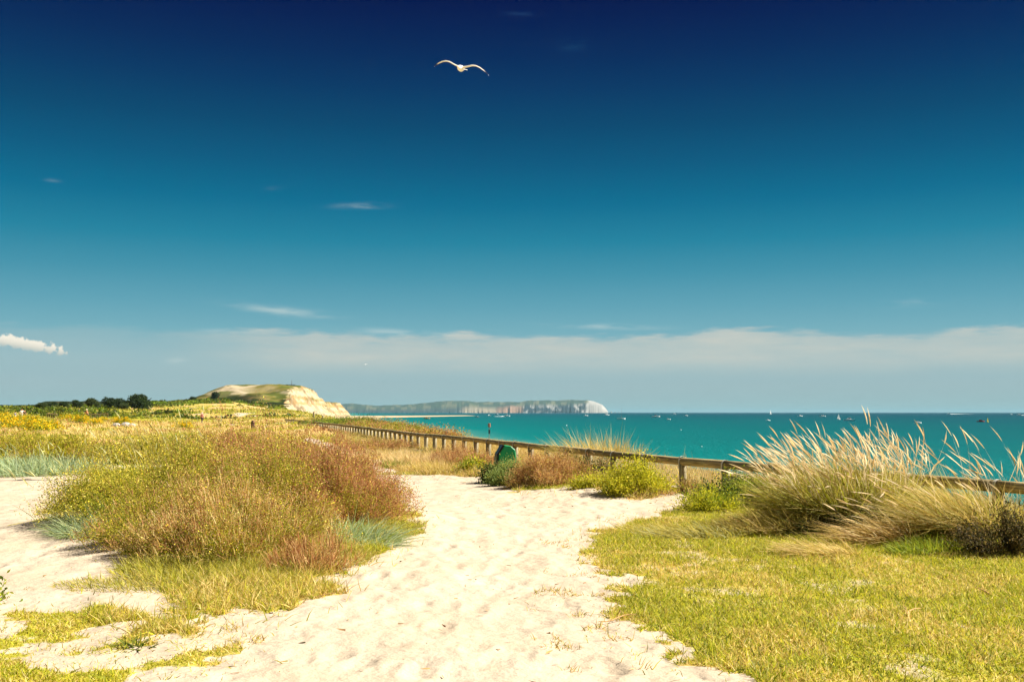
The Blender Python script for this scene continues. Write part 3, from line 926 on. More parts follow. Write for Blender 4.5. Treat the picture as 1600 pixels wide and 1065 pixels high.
def bush(name, label, cat, X, Y, rx, ry, h, stems, lps, leaf, stem_c, leaf_c, tip_c=None, tips=0.0, tip_len=0.14, flowers=0, flower_c=FL_YEL, lw=0.45, group=None, wind=0.12, sw=0.007, up=0.55, weights=None, tipw=0.006, spreadl=1.3, topc=None):
    z0 = float(land(X, Y))
    o = empty(name, (X, Y, z0)); tag(o, label, cat, group)
    root, tip = dome_pts(int(stems * 1.4), rx, ry, h)
    gap = fbm((X + tip[:, 0]) / (0.3 * max(.6, rx * .6)), (Y + tip[:, 1]) / (0.3 * max(.6, rx * .6)), 431, 3)      # hollows between the shoots
    ok = gap > np.quantile(gap, 0.3); root = root[ok]; tip = tip[ok]; stems = len(root)
    zr = land(X + root[:, 0], Y + root[:, 1]) - z0; root[:, 2] = zr - 0.02
    tip[:, 2] += np.clip(land(X + tip[:, 0], Y + tip[:, 1]) - z0, -0.3, 0.3)
    d = tip - root; L = np.linalg.norm(d, axis=1); D = d / L[:, None]
    D0_ = unit(D * 0.75 + UP * 0.45); B = D - D0_ + WIND * wind * 0.5
    sc_ = pal(stem_c, stems)
    sa_ = Acc(); blades(sa_, root, L, sw, D0_, B, sc_ * 0.9, sc_, segs=3, taper=0.7)
    sa_.build('stems', M_STEM, o)
    la = Acc()
    N = stems * lps
    k = np.repeat(np.arange(stems), lps)
    t_ = rng.uniform(0.22, 1.02, N) ** 0.7
    P = root[k] + L[k][:, None] * (D0_[k] * t_[:, None] + B[k] * (t_ ** 2)[:, None]) + rng.normal(size=(N, 3)) * leaf * spreadl * (0.5 + t_[:, None])
    LD = unit(rng.normal(size=(N, 3)) * 0.9 + UP * up + D[k] * 0.6)
    lc = patchy(leaf_c, P + np.array((X, Y, 0)), 0.35 * max(1, rx * 0.6))
    if topc is not None:      # seed heads and dry bracts sit at the shoot ends
        tp = rng.uniform(0, 1, N) < sstep(0.72, 1.0, t_) * 0.75
        lc = np.where(tp[:, None], pal(topc, N), lc)
    leaves(la, P, leaf * rng.uniform(0.6, 1.3, N), leaf * lw * rng.uniform(0.7, 1.3, N), LD, lc)
    if tips:
        nt = int(stems * tips); k = rng.integers(0, stems, nt)
        P = root[k] + L[k][:, None] * (D0_[k] * 0.9 + B[k] * 0.81) + rng.normal(size=(nt, 3)) * 0.03
        TD = unit(D[k] * 0.6 + UP * 0.8 + rng.normal(size=(nt, 3)) * 0.28)
        tc_ = pal(tip_c, nt)
        blades(la, P, tip_len * rng.uniform(0.5, 1.3, nt), tipw * rng.uniform(0.6, 1.3, nt), TD, np.tile(WIND * 0.15, (nt, 1)), tc_, tc_ * 1.1, segs=2, taper=0.4)
    la.build('foliage', M_FOL, o)
    if flowers:
        k = rng.integers(0, stems, flowers)
        P = tip[k] + rng.normal(size=(flowers, 3)) * np.array((0.05, 0.05, 0.04))
        fa = Acc()
        leaves(fa, P, leaf * 0.75, leaf * 0.7, unit(rng.normal(size=(flowers, 3)) + UP), pal(flower_c, flowers), 0.1)
        tag(fa.build('flowers', M_FLOWER, o), kind='stuff')
    return o


def tuft(name, label, cat, X, Y, rx, ry, h, n, cols, tipc, width=0.008, lean=0.35, curl=0.5, heads=0, head_c=None, head_len=0.16, head_h=1.15, group=None, segs=4, spread=0.5, weights=None):
    """a clump of long arching blades, wind-swept, with or without seed heads"""
    z0 = float(land(X, Y))
    o = empty(name, (X, Y, z0)); tag(o, label, cat, group)

    def roots(n):
        a = rng.uniform(0, 2 * np.pi, n); r = np.sqrt(rng.uniform(0, 1, n))
        x = r * np.cos(a) * rx; y = r * np.sin(a) * ry
        z = land(X + x, Y + y) - z0 - 0.02
        return np.stack([x, y, z], 1), np.stack([np.cos(a) * r, np.sin(a) * r, np.zeros(n)], 1)
    P, rad = roots(n)
    edge = np.linalg.norm(rad, axis=1)
    D = unit(UP[None] + rad * spread + WIND * lean * 0.6 + rng.normal(size=(n, 3)) * np.array((0.36, 0.36, 0.10)))
    wild = rng.uniform(0, 1, n) < 0.3          # broken and tangled blades lie every way
    D = np.where(wild[:, None], unit(D + rng.normal(size=(n, 3)) * np.array((0.6, 0.6, 0.25))), D)
    B = (rad * 0.35 + WIND * lean) * curl + np.array((0, 0, -0.32 * curl)) + rng.normal(size=(n, 3)) * 0.22
    L = h * rng.uniform(0.45, 1.1, n) * (1.05 - 0.35 * edge)
    c0 = pal(cols, n, weights); c1 = c0 * 0.5 + pal(tipc, n) * 0.5
    a_ = Acc(); blades(a_, P, L, width * rng.uniform(0.6, 1.3, n), D, B, c0, c1, segs=segs, taper=0.75)
    a_.build('blades', M_FOL, o)
    if heads:
        P, rad = roots(heads)
        D = unit(UP[None] + rad * spread * 0.5 + WIND * lean * 0.3 + rng.normal(size=(heads, 3)) * 0.15)
        B = WIND * lean * 0.55 + np.array((0, 0, -0.08)) + rng.normal(size=(heads, 3)) * 0.13
        L = h * head_h * rng.uniform(0.66, 1.12, heads)
        hc = pal(head_c, heads, None, 0.12)
        s_ = Acc(); blades(s_, P, L, 0.006, D, B, hc * 0.9, hc, segs=4, taper=0.3)
        s_.build('stalks', M_FOL, o)
        E = P + L[:, None] * (D + B) * 0.96
        ED = unit(D + 2 * B + WIND * lean * 0.25)
        hd = Acc()
        for q_ in range(2):
            blades(hd, E, head_len * rng.uniform(0.8, 1.3, heads), 0.019, ED, np.tile(WIND * 0.16 + np.array((0, 0, -0.06)), (heads, 1)), hc, hc * 1.05, segs=4, spindle=True)
        hd.build('seed_heads', M_FOL, o)
    return o


def G(x, y):
    p = gp(x, y); return p[0], p[1]


HEAD = [S(226, 206, 164), S(214, 190, 144), S(236, 220, 184)]
# --- big mound of plants left of the path
LM = G_OLIVE + G_YEL[:2] + G_GREEN[:2]
bush('dry_bush', 'tall brown seeding bush at the top of the big left mound', 'bush', -3.35, 14.8, 1.9, 1.5, 1.10, 1900, 44, 0.026, G_RED, G_OLIVE + G_RED[:2] + G_BROWN[:3], G_RED + G_BROWN[:2], 1.8, 0.12, flowers=700, topc=G_RED + G_BROWN[:3], spreadl=2.0)
bush('dry_bush', 'reddish brown bush at the right end of the big left mound', 'bush', -2.5, 13.2, 1.1, 1.3, 0.84, 1200, 40, 0.025, G_RED, G_OLIVE + G_RED[:2] + G_BROWN[:2], G_RED, 1.8, 0.12, flowers=500, topc=G_RED + G_BROWN[:2], spreadl=2.0)
bush('flowering_bush', 'yellow green bush with tiny yellow flowers on left side of the big mound', 'bush', -4.85, 13.6, 1.45, 1.4, 0.78, 1500, 46, 0.027, G_OLIVE, LM, G_BROWN, 0.5, 0.12, flowers=2200, topc=G_OLIVE + FL_YEL[2:], spreadl=2.0)
bush('flowering_bush', 'olive bush with pale flowers in the middle of the big mound', 'bush', -3.3, 12.6, 1.4, 1.1, 0.88, 1300, 44, 0.025, G_BROWN[:2] + G_OLIVE, LM + G_BROWN[:2], G_BROWN, 1.0, 0.12, flowers=1000, topc=G_OLIVE + G_BROWN[:4], spreadl=2.0)
bush('dry_bush', 'straw brown bush at the front of the big left mound', 'bush', -2.95, 10.6, 1.25, 1.0, 0.74, 1400, 38, 0.021, G_BROWN + G_STRAW, LM + G_BROWN[:2] + G_STRAW[:1], G_BROWN + G_STRAW, 2.2, 0.11, flowers=700, topc=G_BROWN[:4] + G_STRAW, spreadl=2.0)
bush('dry_bush', 'olive brown bush at the left front of the big mound beside bare sand', 'bush', -4.0, 11.4, 0.8, 0.75, 0.58, 700, 40, 0.023, G_BROWN + G_OLIVE, LM + G_BROWN[:1], G_BROWN, 1.2, 0.11, flowers=500, topc=G_OLIVE + G_BROWN[:2], spreadl=2.0)
bush('dry_bush', 'thin wispy brown stems at the right front corner of the big mound', 'bush', -2.0, 9.95, 0.45, 0.45, 0.34, 360, 7, 0.016, G_BROWN, G_BROWN + G_STRAW, G_BROWN, 2.0, 0.12)
tuft('lyme_grass', 'blue green grass tuft at the left foot of the big mound', 'grass', -4.85, 12.25, 0.75, 0.45, 0.46, 1500, G_BLUE + G_GREEN[:1], G_BLUE, 0.008, 0.2, 0.7, spread=0.9)
tuft('lyme_grass', 'blue green grass tuft at the right foot of the big mound beside the path', 'grass', -1.85, 11.8, 0.5, 0.5, 0.42, 1300, G_BLUE + G_GREEN[:2], G_BLUE, 0.008, -0.25, 0.8, spread=0.8)
tuft('tall_grass', 'tall pale grass stalks behind the left mound', 'grass', -5.6, 17.0, 1.0, 0.8, 1.15, 700, G_BLUE + G_STRAW, G_STRAW, 0.010, 0.2, 0.4, heads=46, head_c=[S(206, 206, 158), S(196, 190, 130)], head_h=1.35)
tuft('tall_grass', 'sparse pale stalks left of the flowering bush', 'grass', -6.2, 14.6, 0.8, 0.6, 0.5, 260, G_BLUE + G_STRAW, G_STRAW, 0.009, 0.2, 0.4, heads=22, head_c=[S(206, 206, 158), S(196, 190, 130)], head_h=1.6)
tuft('green_grass', 'bright green grass at the front foot of the left mound', 'grass', -2.85, 9.75, 1.0, 0.55, 0.24, 5200, G_GREEN + G_YEL, G_STRAW, 0.007, 0.05, 0.6, segs=3, spread=0.7)
tuft('green_grass', 'olive grass fringe on the sand below the left mound', 'grass', -3.1, 9.1, 1.05, 0.42, 0.12, 4200, G_OLIVE + G_GREEN, G_STRAW, 0.007, 0.05, 0.6, segs=3, spread=0.7)
tuft('green_grass', 'green grass strip between the mound and the path', 'grass', -1.95, 10.6, 0.42, 0.7, 0.20, 2200, G_GREEN + G_OLIVE, G_STRAW, 0.007, -0.1, 0.6, segs=3, spread=0.7)
# --- far left
tuft('lyme_grass', 'broad blue green grass patch at the left edge', 'grass', -12.9, 25.6, 2.3, 1.5, 0.74, 3200, G_BLUE + [S(150, 160, 88)], G_BLUE, 0.018, 0.3, 0.6, heads=30, head_c=[S(206, 206, 158)], head_len=.2)
x_, y_ = G(50, 716)
bush('dry_bush', 'brown and olive bush behind the blue grass at the left edge', 'bush', -15.5, 32, 3.2, 2.2, 0.85, 1300, 22, 0.06, G_OLIVE, G_OLIVE + G_YEL[:2] + G_BROWN[:2], G_BROWN + G_STRAW, 0.8, 0.25, flowers=300, sw=0.02)
bush('dry_bush', 'olive bush in the meadow left of the tall pale stalks', 'bush', -11.3, 31, 2.1, 1.7, 0.75, 1100, 12, 0.07, G_OLIVE, G_OLIVE + G_YEL[:1], G_STRAW, 1.0, 0.25, flowers=500, sw=0.02)
bush('dry_bush', 'low brown bush far behind the left mound', 'bush', -13.0, 42, 3.6, 2.2, 0.6, 1000, 14, 0.08, G_OLIVE, G_OLIVE + G_BROWN[:2] + G_STRAW[:1], G_STRAW, 0.8, 0.25, sw=0.02)
bush('leafy_weed', 'green leafy weed at the left edge of the frame', 'plant', -4.42, 8.2, 0.22, 0.3, 0.2, 70, 16, 0.04, G_GREEN, G_GREEN + G_DARK[:1], lw=0.6)
tuft('rosette_plant', 'dark green grass rosette on the left lawn', 'plant', *G(213, 1006), 0.10, 0.10, 0.17, 110, G_DARK, G_GREEN, 0.012, 0.0, 1.2, spread=1.5)
# --- strip in front of the fence, from far to near
bush('dry_bush', 'rusty brown bush at the foot of the far fence posts', 'bush', -5.6, 41, 1.7, 1.6, 0.42, 900, 10, 0.06, G_BROWN, G_BROWN + G_OLIVE[:2] + G_STRAW[:1], G_BROWN, 1.0, 0.2, sw=0.014)
tuft('straw_grass', 'pale fluffy straw grass bed beyond the sand trail', 'grass', -5.0, 34.5, 1.7, 1.5, 0.42, 2600, G_STRAW, [S(230, 206, 160)], 0.014, 0.2, 0.4, spread=0.4)
tuft('straw_grass', 'pale pinkish straw tuft at the bend of the path', 'grass', -2.75, 29.4, 0.95, 0.9, 0.55, 2000, G_STRAW, [S(230, 204, 164)], 0.012, 0.15, 0.4, spread=0.5)
tuft('straw_grass', 'golden straw grass along the far edge of the path', 'grass', -1.75, 26.6, 1.25, 0.7, 0.38, 2600, G_STRAW + G_YEL[:1], G_STRAW, 0.011, 0.15, 0.5, spread=0.5)
tuft('green_grass', 'bright green turf edge at the far end of the path', 'grass', -2.45, 25.6, 1.1, 0.35, 0.14, 1500, G_GREEN + G_YEL, G_STRAW, 0.011, 0.0, 0.5, segs=3)
tuft('green_grass', 'dark green tussock at the bend of the path', 'grass', -3.3, 28.0, 0.35, 0.4, 0.34, 500, G_DARK + G_GREEN, G_GREEN, 0.012, 0.0, 0.6)
bush('dry_bush', 'dry brown bush beneath the rail behind the straw tuft', 'bush', -1.75, 29.6, 0.75, 0.7, 0.55, 700, 12, 0.045, G_BROWN, G_BROWN + G_STRAW[:2], G_BROWN, 1.5, 0.16)
bush('dry_bush', 'pinkish dry weeds beneath the rail left of the green bin', 'bush', -1.2, 27.6, 0.7, 0.7, 0.55, 700, 11, 0.04, G_BROWN + G_STRAW, G_STRAW + G_BROWN + G_OLIVE[:1], G_BROWN, 1.5, 0.16)
bush('leafy_weed', 'bright yellow green weed at the path edge left of the bin', 'plant', -0.95, 25.4, 0.42, 0.35, 0.34, 260, 14, 0.05, G_YEL, G_YEL + G_GREEN[:2], flowers=60, lw=0.6)
bush('leafy_weed', 'dark leaved shrub just left of the green bin', 'bush', -0.42, 22.6, 0.32, 0.4, 0.44, 260, 14, 0.05, G_DARK, G_DARK + G_GREEN[2:3], lw=0.55)
bush('leafy_weed', 'grey green leafy shrub below the green bin', 'bush', 0.0, 21.5, 0.55, 0.5, 0.48, 240, 40, 0.044, G_GREEN, [S(132, 148, 78), S(150, 162, 84), S(112, 130, 60)], lw=0.5, flowers=60)
bush('dry_bush', 'big pinkish brown bush in front of the rail right of the bin', 'bush', 0.8, 20.6, 0.9, 0.7, 0.62, 700, 40, 0.032, G_BROWN, G_OLIVE + G_BROWN[:4] + G_STRAW[:1], G_BROWN, 1.5, 0.14, flowers=500, topc=G_BROWN[:4] + G_STRAW[:1], spreadl=2.2)
tuft('green_grass', 'green grass lip under the big pinkish bush', 'grass', 0.62, 19.9, 0.6, 0.25, 0.14, 900, G_GREEN + G_YEL, G_YEL, 0.010, 0, 0.5, segs=3)
bush('leafy_weed', 'dark green bush between the pinkish and the yellow green bush', 'bush', 1.75, 20.9, 0.62, 0.5, 0.48, 300, 30, 0.040, G_DARK, G_DARK + G_BROWN[:1] + G_GREEN[2:3], G_BROWN, 0.6)
tuft('straw_grass', 'olive straw grass under the rail behind the yellow bush', 'grass', 2.1, 20.2, 0.6, 0.5, 0.42, 1100, G_OLIVE + G_STRAW, G_STRAW, 0.010, 0.2, 0.5)
bush('leafy_weed', 'small yellow weed patch at the path edge', 'plant', 1.5, 19.5, 0.45, 0.25, 0.22, 260, 12, 0.04, G_YEL, G_YEL + G_STRAW[:1], flowers=60)
bush('leafy_weed', 'bright yellow green bush in front of the fence beside the path', 'bush', 2.30, 18.4, 0.74, 0.5, 0.50, 260, 44, 0.046, G_YEL, G_YEL + [S(200, 190, 40)], lw=0.42, flowers=160, spreadl=1.8)
tuft('tall_grass', 'dry twigs at the foot of the lone clear fence post', 'grass', 2.85, 18.2, 0.16, 0.16, 0.24, 130, G_BROWN, G_STRAW, 0.008, 0.1, 0.4)
bush('leafy_weed', 'green shrub between the clear post and the tall grass', 'bush', 3.72, 16.4, 0.7, 0.6, 0.48, 300, 36, 0.042, G_GREEN, G_GREEN + G_DARK + G_YEL[:1], lw=0.5)
bush('leafy_weed', 'yellow green weeds at the foot of the green shrub', 'plant', 3.15, 15.7, 0.5, 0.35, 0.3, 360, 13, 0.04, G_YEL, G_YEL + G_GREEN[:2])
# --- tall dune grass on the right
tuft('dune_grass', 'biggest clump of tall dune grass with pale seed heads on the right', 'grass', 4.6, 13.6, 0.9, 0.75, 0.94, 9500, G_OLIVE + G_STRAW[:2] + G_GREEN + G_DARK[:2] + G_YEL[:2], G_STRAW + G_YEL[:2], 0.0085, 0.28, 0.55, heads=400, head_c=HEAD, head_len=0.22, head_h=1.0, spread=0.55)
tuft('dune_grass', 'dune grass clump in front of the rail near the right edge', 'grass', 5.65, 12.2, 0.62, 0.5, 0.74, 3800, G_OLIVE + G_STRAW + G_GREEN[:2], G_STRAW, 0.0085, 0.6, 0.7, heads=26, head_c=HEAD, head_len=0.20, head_h=1.0, spread=0.6)
tuft('dune_grass', 'seeding dune grass behind the rail at the right edge', 'grass', 6.1, 13.6, 1.2, 0.7, 0.66, 1700, G_OLIVE + G_STRAW, G_STRAW, 0.009, 0.35, 0.5, heads=90, head_c=HEAD, head_len=0.24, head_h=1.65, spread=0.4)
tuft('dune_grass', 'low grass with shade put into its dark colour at the foot of the biggest clump', 'grass', 4.5, 12.75, 0.9, 0.28, 0.34, 1500, G_DARK + [S(96, 78, 40), S(78, 60, 32)], G_DARK + G_OLIVE[:1], 0.009, 0.3, 1.0, spread=0.9)  # dark blade tones stand in for the shade below the clump
tuft('dune_grass', 'drooping straw coloured grass in front of the biggest clump', 'grass', 4.55, 12.1, 0.45, 0.25, 0.5, 500, G_STRAW + G_BROWN[:1], G_STRAW, 0.008, 0.9, 0.9, heads=14, head_c=HEAD, head_h=1.0)
bush('dead_bush', 'tangled dead bush with shade put into its dark colour under the rail at the right edge', 'bush', 5.55, 11.15, 0.62, 0.5, 0.46, 900, 5, 0.035, [S(96, 80, 46), S(120, 98, 58), S(70, 60, 34)], [S(98, 88, 42), S(72, 68, 32), S(132, 110, 62)], sw=0.006)  # olive-brown tangle, its tones darkened to carry the shade on it
tuft('soft_grass', 'soft green grass hummock left of the biggest clump', 'grass', 3.55, 13.2, 0.7, 0.5, 0.38, 2600, G_OLIVE + G_STRAW[:2], G_STRAW, 0.008, 0.5, 0.8, spread=0.6)
tuft('soft_grass', 'pale green wind swept tussock on the upper lawn', 'grass', 2.45, 12.9, 0.7, 0.4, 0.30, 1600, G_OLIVE + G_BLUE[:1], G_STRAW, 0.008, 0.7, 0.9)
tuft('soft_grass', 'pale straw tussock in the middle of the lawn edge', 'grass', 3.55, 11.3, 0.42, 0.28, 0.34, 900, G_STRAW + G_OLIVE[:2], G_STRAW, 0.008, 0.9, 0.9)
tuft('green_grass', 'fresh green tussock beside the dark dead bush', 'grass', 4.75, 11.35, 0.42, 0.25, 0.26, 1300, G_GREEN + G_YEL[:1], G_GREEN, 0.007, 0.2, 0.8)
tuft('soft_grass', 'olive tussock at the left corner of the right lawn', 'grass', 1.85, 13.6, 0.5, 0.35, 0.2, 900, G_OLIVE, G_STRAW, 0.008, 0.5, 0.8)
# --- seaward of the fence
tuft('dune_grass', 'straw grass showing above the rail against the sea', 'grass', 2.3, 25.2, 1.0, 1.5, 1.15, 5200, G_STRAW + G_OLIVE[:2], G_STRAW, 0.014, 0.25, 0.5, spread=0.3)
tuft('dune_grass', 'thin straw grass beyond the rail behind the yellow bush', 'grass', 3.6, 21.4, 0.6, 1.0, 0.72, 900, G_STRAW + G_OLIVE[:2], G_STRAW, 0.010, 0.4, 0.5)
tuft('dune_grass', 'small straw tuft peeping over the rail near the beacon', 'grass', -2.1, 39.5, 0.7, 0.8, 0.5, 500, G_STRAW, G_STRAW, 0.014, 0.2, 0.4)
for lab, X, Y, rx, h, cset in (
        ('green scrub beyond the far end of the rail', -16.2, 96, 4.0, 0.62, G_GREEN + G_DARK), ('dark green scrub bush seaward of the far rail', -13.6, 92, 2.6, 0.66, G_DARK + G_GREEN),
        ('brown scrub seaward of the rail below the sand bar', -11.2, 84, 3.6, 0.55, G_BROWN + G_OLIVE), ('brown and green scrub seaward of the mid rail', -8.6, 72, 3.2, 0.5, G_BROWN + G_OLIVE + G_GREEN),
        ('low olive scrub seaward of the rail nearer the beacon', -5.4, 60, 2.6, 0.42, G_OLIVE + G_BROWN)):
    bush('dune_scrub', lab, 'bush', X, Y, rx, rx * 1.2, h, 700, 12, 0.12, cset, cset, cset, 0.5, 0.3, sw=0.03)


def scatter_lawn(name, label, poly, dens, hmin, hmax, cols, tipc, extra=1.0, wide=1.0, sprigs=False, bright=1.0):
    P = np.array(poly); cen = P.mean(0); poly = [tuple(cen + (q_ - cen) * 1.1 + np.sign(q_ - cen) * 0.25) for q_ in P]
    P = np.array(poly); lo = P.min(0); hi = P.max(0)
    N = int((hi[0] - lo[0]) * (hi[1] - lo[1]) * dens)
    X = rng.uniform(lo[0], hi[0], N); Y = rng.uniform(lo[1], hi[1], N)
    keep = (np.abs(X) < 0.56 * Y + 0.6) & in_poly(X, Y, poly)
    X, Y = X[keep], Y[keep]
    m = veg_mask(X, Y)
    if sprigs:
        m = sstep(0.60, 0.70, fbm(X / 0.16, Y / 0.22, 221, 3)) * sstep(0.44, 0.6, fbm(X / 0.7, Y / 0.7, 223, 2)) * 0.9
    keep = in_poly(X, Y, poly) & (rng.uniform(0, 1, len(X)) < m ** 1.6 * extra + (0.0 if sprigs else 0.012))
    X, Y, m = X[keep], Y[keep], m[keep]
    n = len(X)
    Z = land(X, Y)
    pch = fbm(X / 0.6, Y / 0.7, 201, 5)
    c0 = pal(cols, n); st_ = pal(G_STRAW, n)
    f = (rng.uniform(0, 1, n) < 0.13 + 0.42 * sstep(0.44, 0.60, pch))[:, None]
    c0 = np.where(f, st_, c0) * bright
    D = unit(UP[None] * 0.9 + rng.normal(size=(n, 3)) * np.array((0.6, 0.6, 0.1)))
    B = rng.normal(size=(n, 3)) * 0.3 + np.array((0, 0, -0.25))
    a_ = Acc()
    blades(a_, np.stack([X, Y, Z - 0.004], 1), rng.uniform(hmin, hmax, n) * (0.55 + 0.9 * fbm(X / 0.5, Y / 0.5, 211, 3)), 0.0066 * wide * rng.uniform(0.6, 1.3, n), D, B, c0 * 0.85, c0 * 0.6 + pal(tipc, n) * 0.4, segs=2)
    o = a_.build(name, M_FOL)
    tag(o, label, 'grass', kind='stuff')
    return n


nl = scatter_lawn('lawn_grass', 'short patchy yellow green turf on the right', LAWN_R, 6200, 0.02, 0.085, G_YEL + G_GREEN + G_OLIVE[:2] + G_DARK[:1], G_STRAW[:2] + G_YEL, bright=1.2)
EDGE_R = gpoly([(1100, 1110), (1060, 1060), (900, 1000), (880, 940), (900, 890), (880, 850), (930, 815), (1010, 800), (1060, 800), (1000, 860), (1010, 960), (1130, 1020), (1230, 1110)])
EDGE_L = gpoly([(-200, 935), (120, 935), (300, 950), (420, 985), (430, 1040), (360, 1090), (250, 1090), (260, 1000), (150, 970), (-200, 970)])
for e_ in (EDGE_R, EDGE_L):
    scatter_lawn('edge_sprigs', 'sparse creeping sprigs along the ' + ('right' if e_ is EDGE_R else 'left') + ' lawn margin', e_, 1500, 0.03, 0.07, G_OLIVE + G_STRAW[:2] + G_BROWN[:1], G_STRAW, sprigs=True)
nl2 = scatter_lawn('lawn_grass', 'short patchy green turf in the lower left corner', LAWN_L, 5600, 0.02, 0.07, G_YEL + G_GREEN[:2] + G_OLIVE[:2], G_STRAW[:2] + G_YEL, bright=1.2)

nl3 = scatter_lawn('fringe_grass', 'low green grass fringe spreading from the left mound over the sand', FRINGE, 4200, 0.05, 0.15, G_GREEN + G_YEL + G_OLIVE, G_STRAW + G_YEL, bright=1.2)

nl4 = scatter_lawn('verge_weeds', 'straw and olive weeds filling the strip before the fence', FSTRIP, 900, 0.10, 0.32, G_OLIVE + G_STRAW + G_BROWN[:2], G_STRAW, wide=1.5)

# meadow: one mass of dry grasses reaching back to the dunes
N = 120000
Yv = 24 * np.exp(rng.uniform(0, 1, N) * math.log(420 / 24))
Xv = rng.uniform(-0.62, 0.06, N) * Yv
mk = (rng.uniform(0, 1, N) < veg_mask(Xv, Yv) ** 1.5) & (Xv < crest_x(Yv) + 3)
Xv, Yv = Xv[mk], Yv[mk]; n = len(Xv)
p1 = fbm(Xv / 5, Yv / 12, 301, 4); p2 = fbm(Xv / 7, Yv / 16, 311, 4)
cs = pal(G_STRAW, n)
cs = np.where((p1 > 0.50)[:, None], pal(G_OLIVE + G_YEL[:2] + G_GREEN[:1], n), cs)
cs = np.where((p2 > 0.66)[:, None], pal(G_BROWN + G_STRAW[:1], n), cs)
farm = sstep(130, 220, Yv) * sstep(-0.05, -0.2, Xv / Yv)
cs = np.where((rng.uniform(0, 1, n) < farm * 0.75)[:, None], pal(G_GREEN + G_OLIVE, n), cs)
D = unit(UP[None] + rng.normal(size=(n, 3)) * np.array((0.35, 0.35, 0.05)))
a_ = Acc()
blades(a_, np.stack([Xv, Yv, land(Xv, Yv) - 0.03], 1), (0.12 + 0.0011 * Yv) * rng.uniform(0.6, 1.6, n) * (0.5 + fbm(Xv / 3, Yv / 5, 321, 3)), (0.006 + 0.0007 * Yv) * rng.uniform(0.6, 1.4, n), D, np.tile(WIND * 0.2, (n, 1)), cs * 0.8, cs, segs=2)
tag(a_.build('meadow_grass', M_FOL), 'dry straw and olive meadow grass stretching back to the dunes', 'grass', kind='stuff')

# far scrub on the dunes and on the slope of the headland
N = 5200
sx_ = []; 
Yv = rng.uniform(190, 900, N); xp = rng.uniform(-60, 470, N); Xv = (xp - 800) / F * Yv
pm = fbm(Xv / 26, Yv / 40, 331, 4)
dens_ = sstep(0.48, 0.60, pm + 0.12 * sstep(330, 120, xp) - 0.12 * sstep(280, 380, xp))
mk = (rng.uniform(0, 1, N) < dens_) & (Xv < crest_x(Yv) - 4)
Xv, Yv = Xv[mk], Yv[mk]
a_ = Acc()
K = 26
n = len(Xv); k = np.repeat(np.arange(n), K)
sz = rng.uniform(0.5, 1.3, n)[k] * (0.6 + Yv[k] / 500)
th_ = rng.normal(size=(n * K, 3)); th_ = unit(th_); th_[:, 2] = np.abs(th_[:, 2])
rad_ = rng.uniform(0.6, 1.0, n * K)[:, None]
P = np.stack([Xv[k], Yv[k], land(Xv, Yv)[k] - 0.2], 1) + th_ * rad_ * sz[:, None] * np.array((1.5, 1.5, 0.8))
leaves(a_, P, sz * 0.62, sz * 0.5, unit(th_ + rng.normal(size=(n * K, 3)) * 0.7), pal(G_OLIVE[2:3] + G_DARK + G_GREEN[2:3] + G_GREEN[:1], n)[k] * (1 + rng.normal(size=(n * K, 1)) * 0.15).clip(.6, 1.5))
tag(a_.build('scrub', M_FOL), 'low green scrub covering the far dunes', 'scrub', kind='stuff')

# yellow ragwort plants in the meadow
rag = None
spots = [(8, 661), (22, 662), (36, 661), (48, 664), (58, 660), (16, 666), (64, 668), (80, 670), (30, 668), (104, 660), (116, 661), (130, 663), (152, 664), (163, 661), (184, 659), (192, 663), (5, 657), (44, 658), (290, 668), (60, 672)]
for i, (x, y) in enumerate(spots):
    X, Y = G(x, y + 2)
    Y = min(Y, 150); X = (x - 800) / F * Y
    z = float(land(X, Y))
    if rag is None:
        rag = bush('ragwort', 'yellow flowering ragwort plant in the meadow at left', 'plant', X, Y, 0.9, 0.8, 0.85, 160, 6, 0.12, G_GREEN, G_GREEN + G_YEL, lw=0.5, flowers=420, flower_c=[S(240, 200, 10), S(232, 184, 0)], group='ragwort plants in the left meadow', sw=0.03)
    else:
        c = rag.copy(); COL.objects.link(c)
        for ch in list(rag.children):
            d = ch.copy(); COL.objects.link(d); d.parent = c
        c.location = (X, Y, z); c.rotation_euler = (0, 0, random.uniform(0, 6)); s_ = random.uniform(0.75, 1.45); c.scale = (s_ * 1.2, s_, s_ * 0.9)

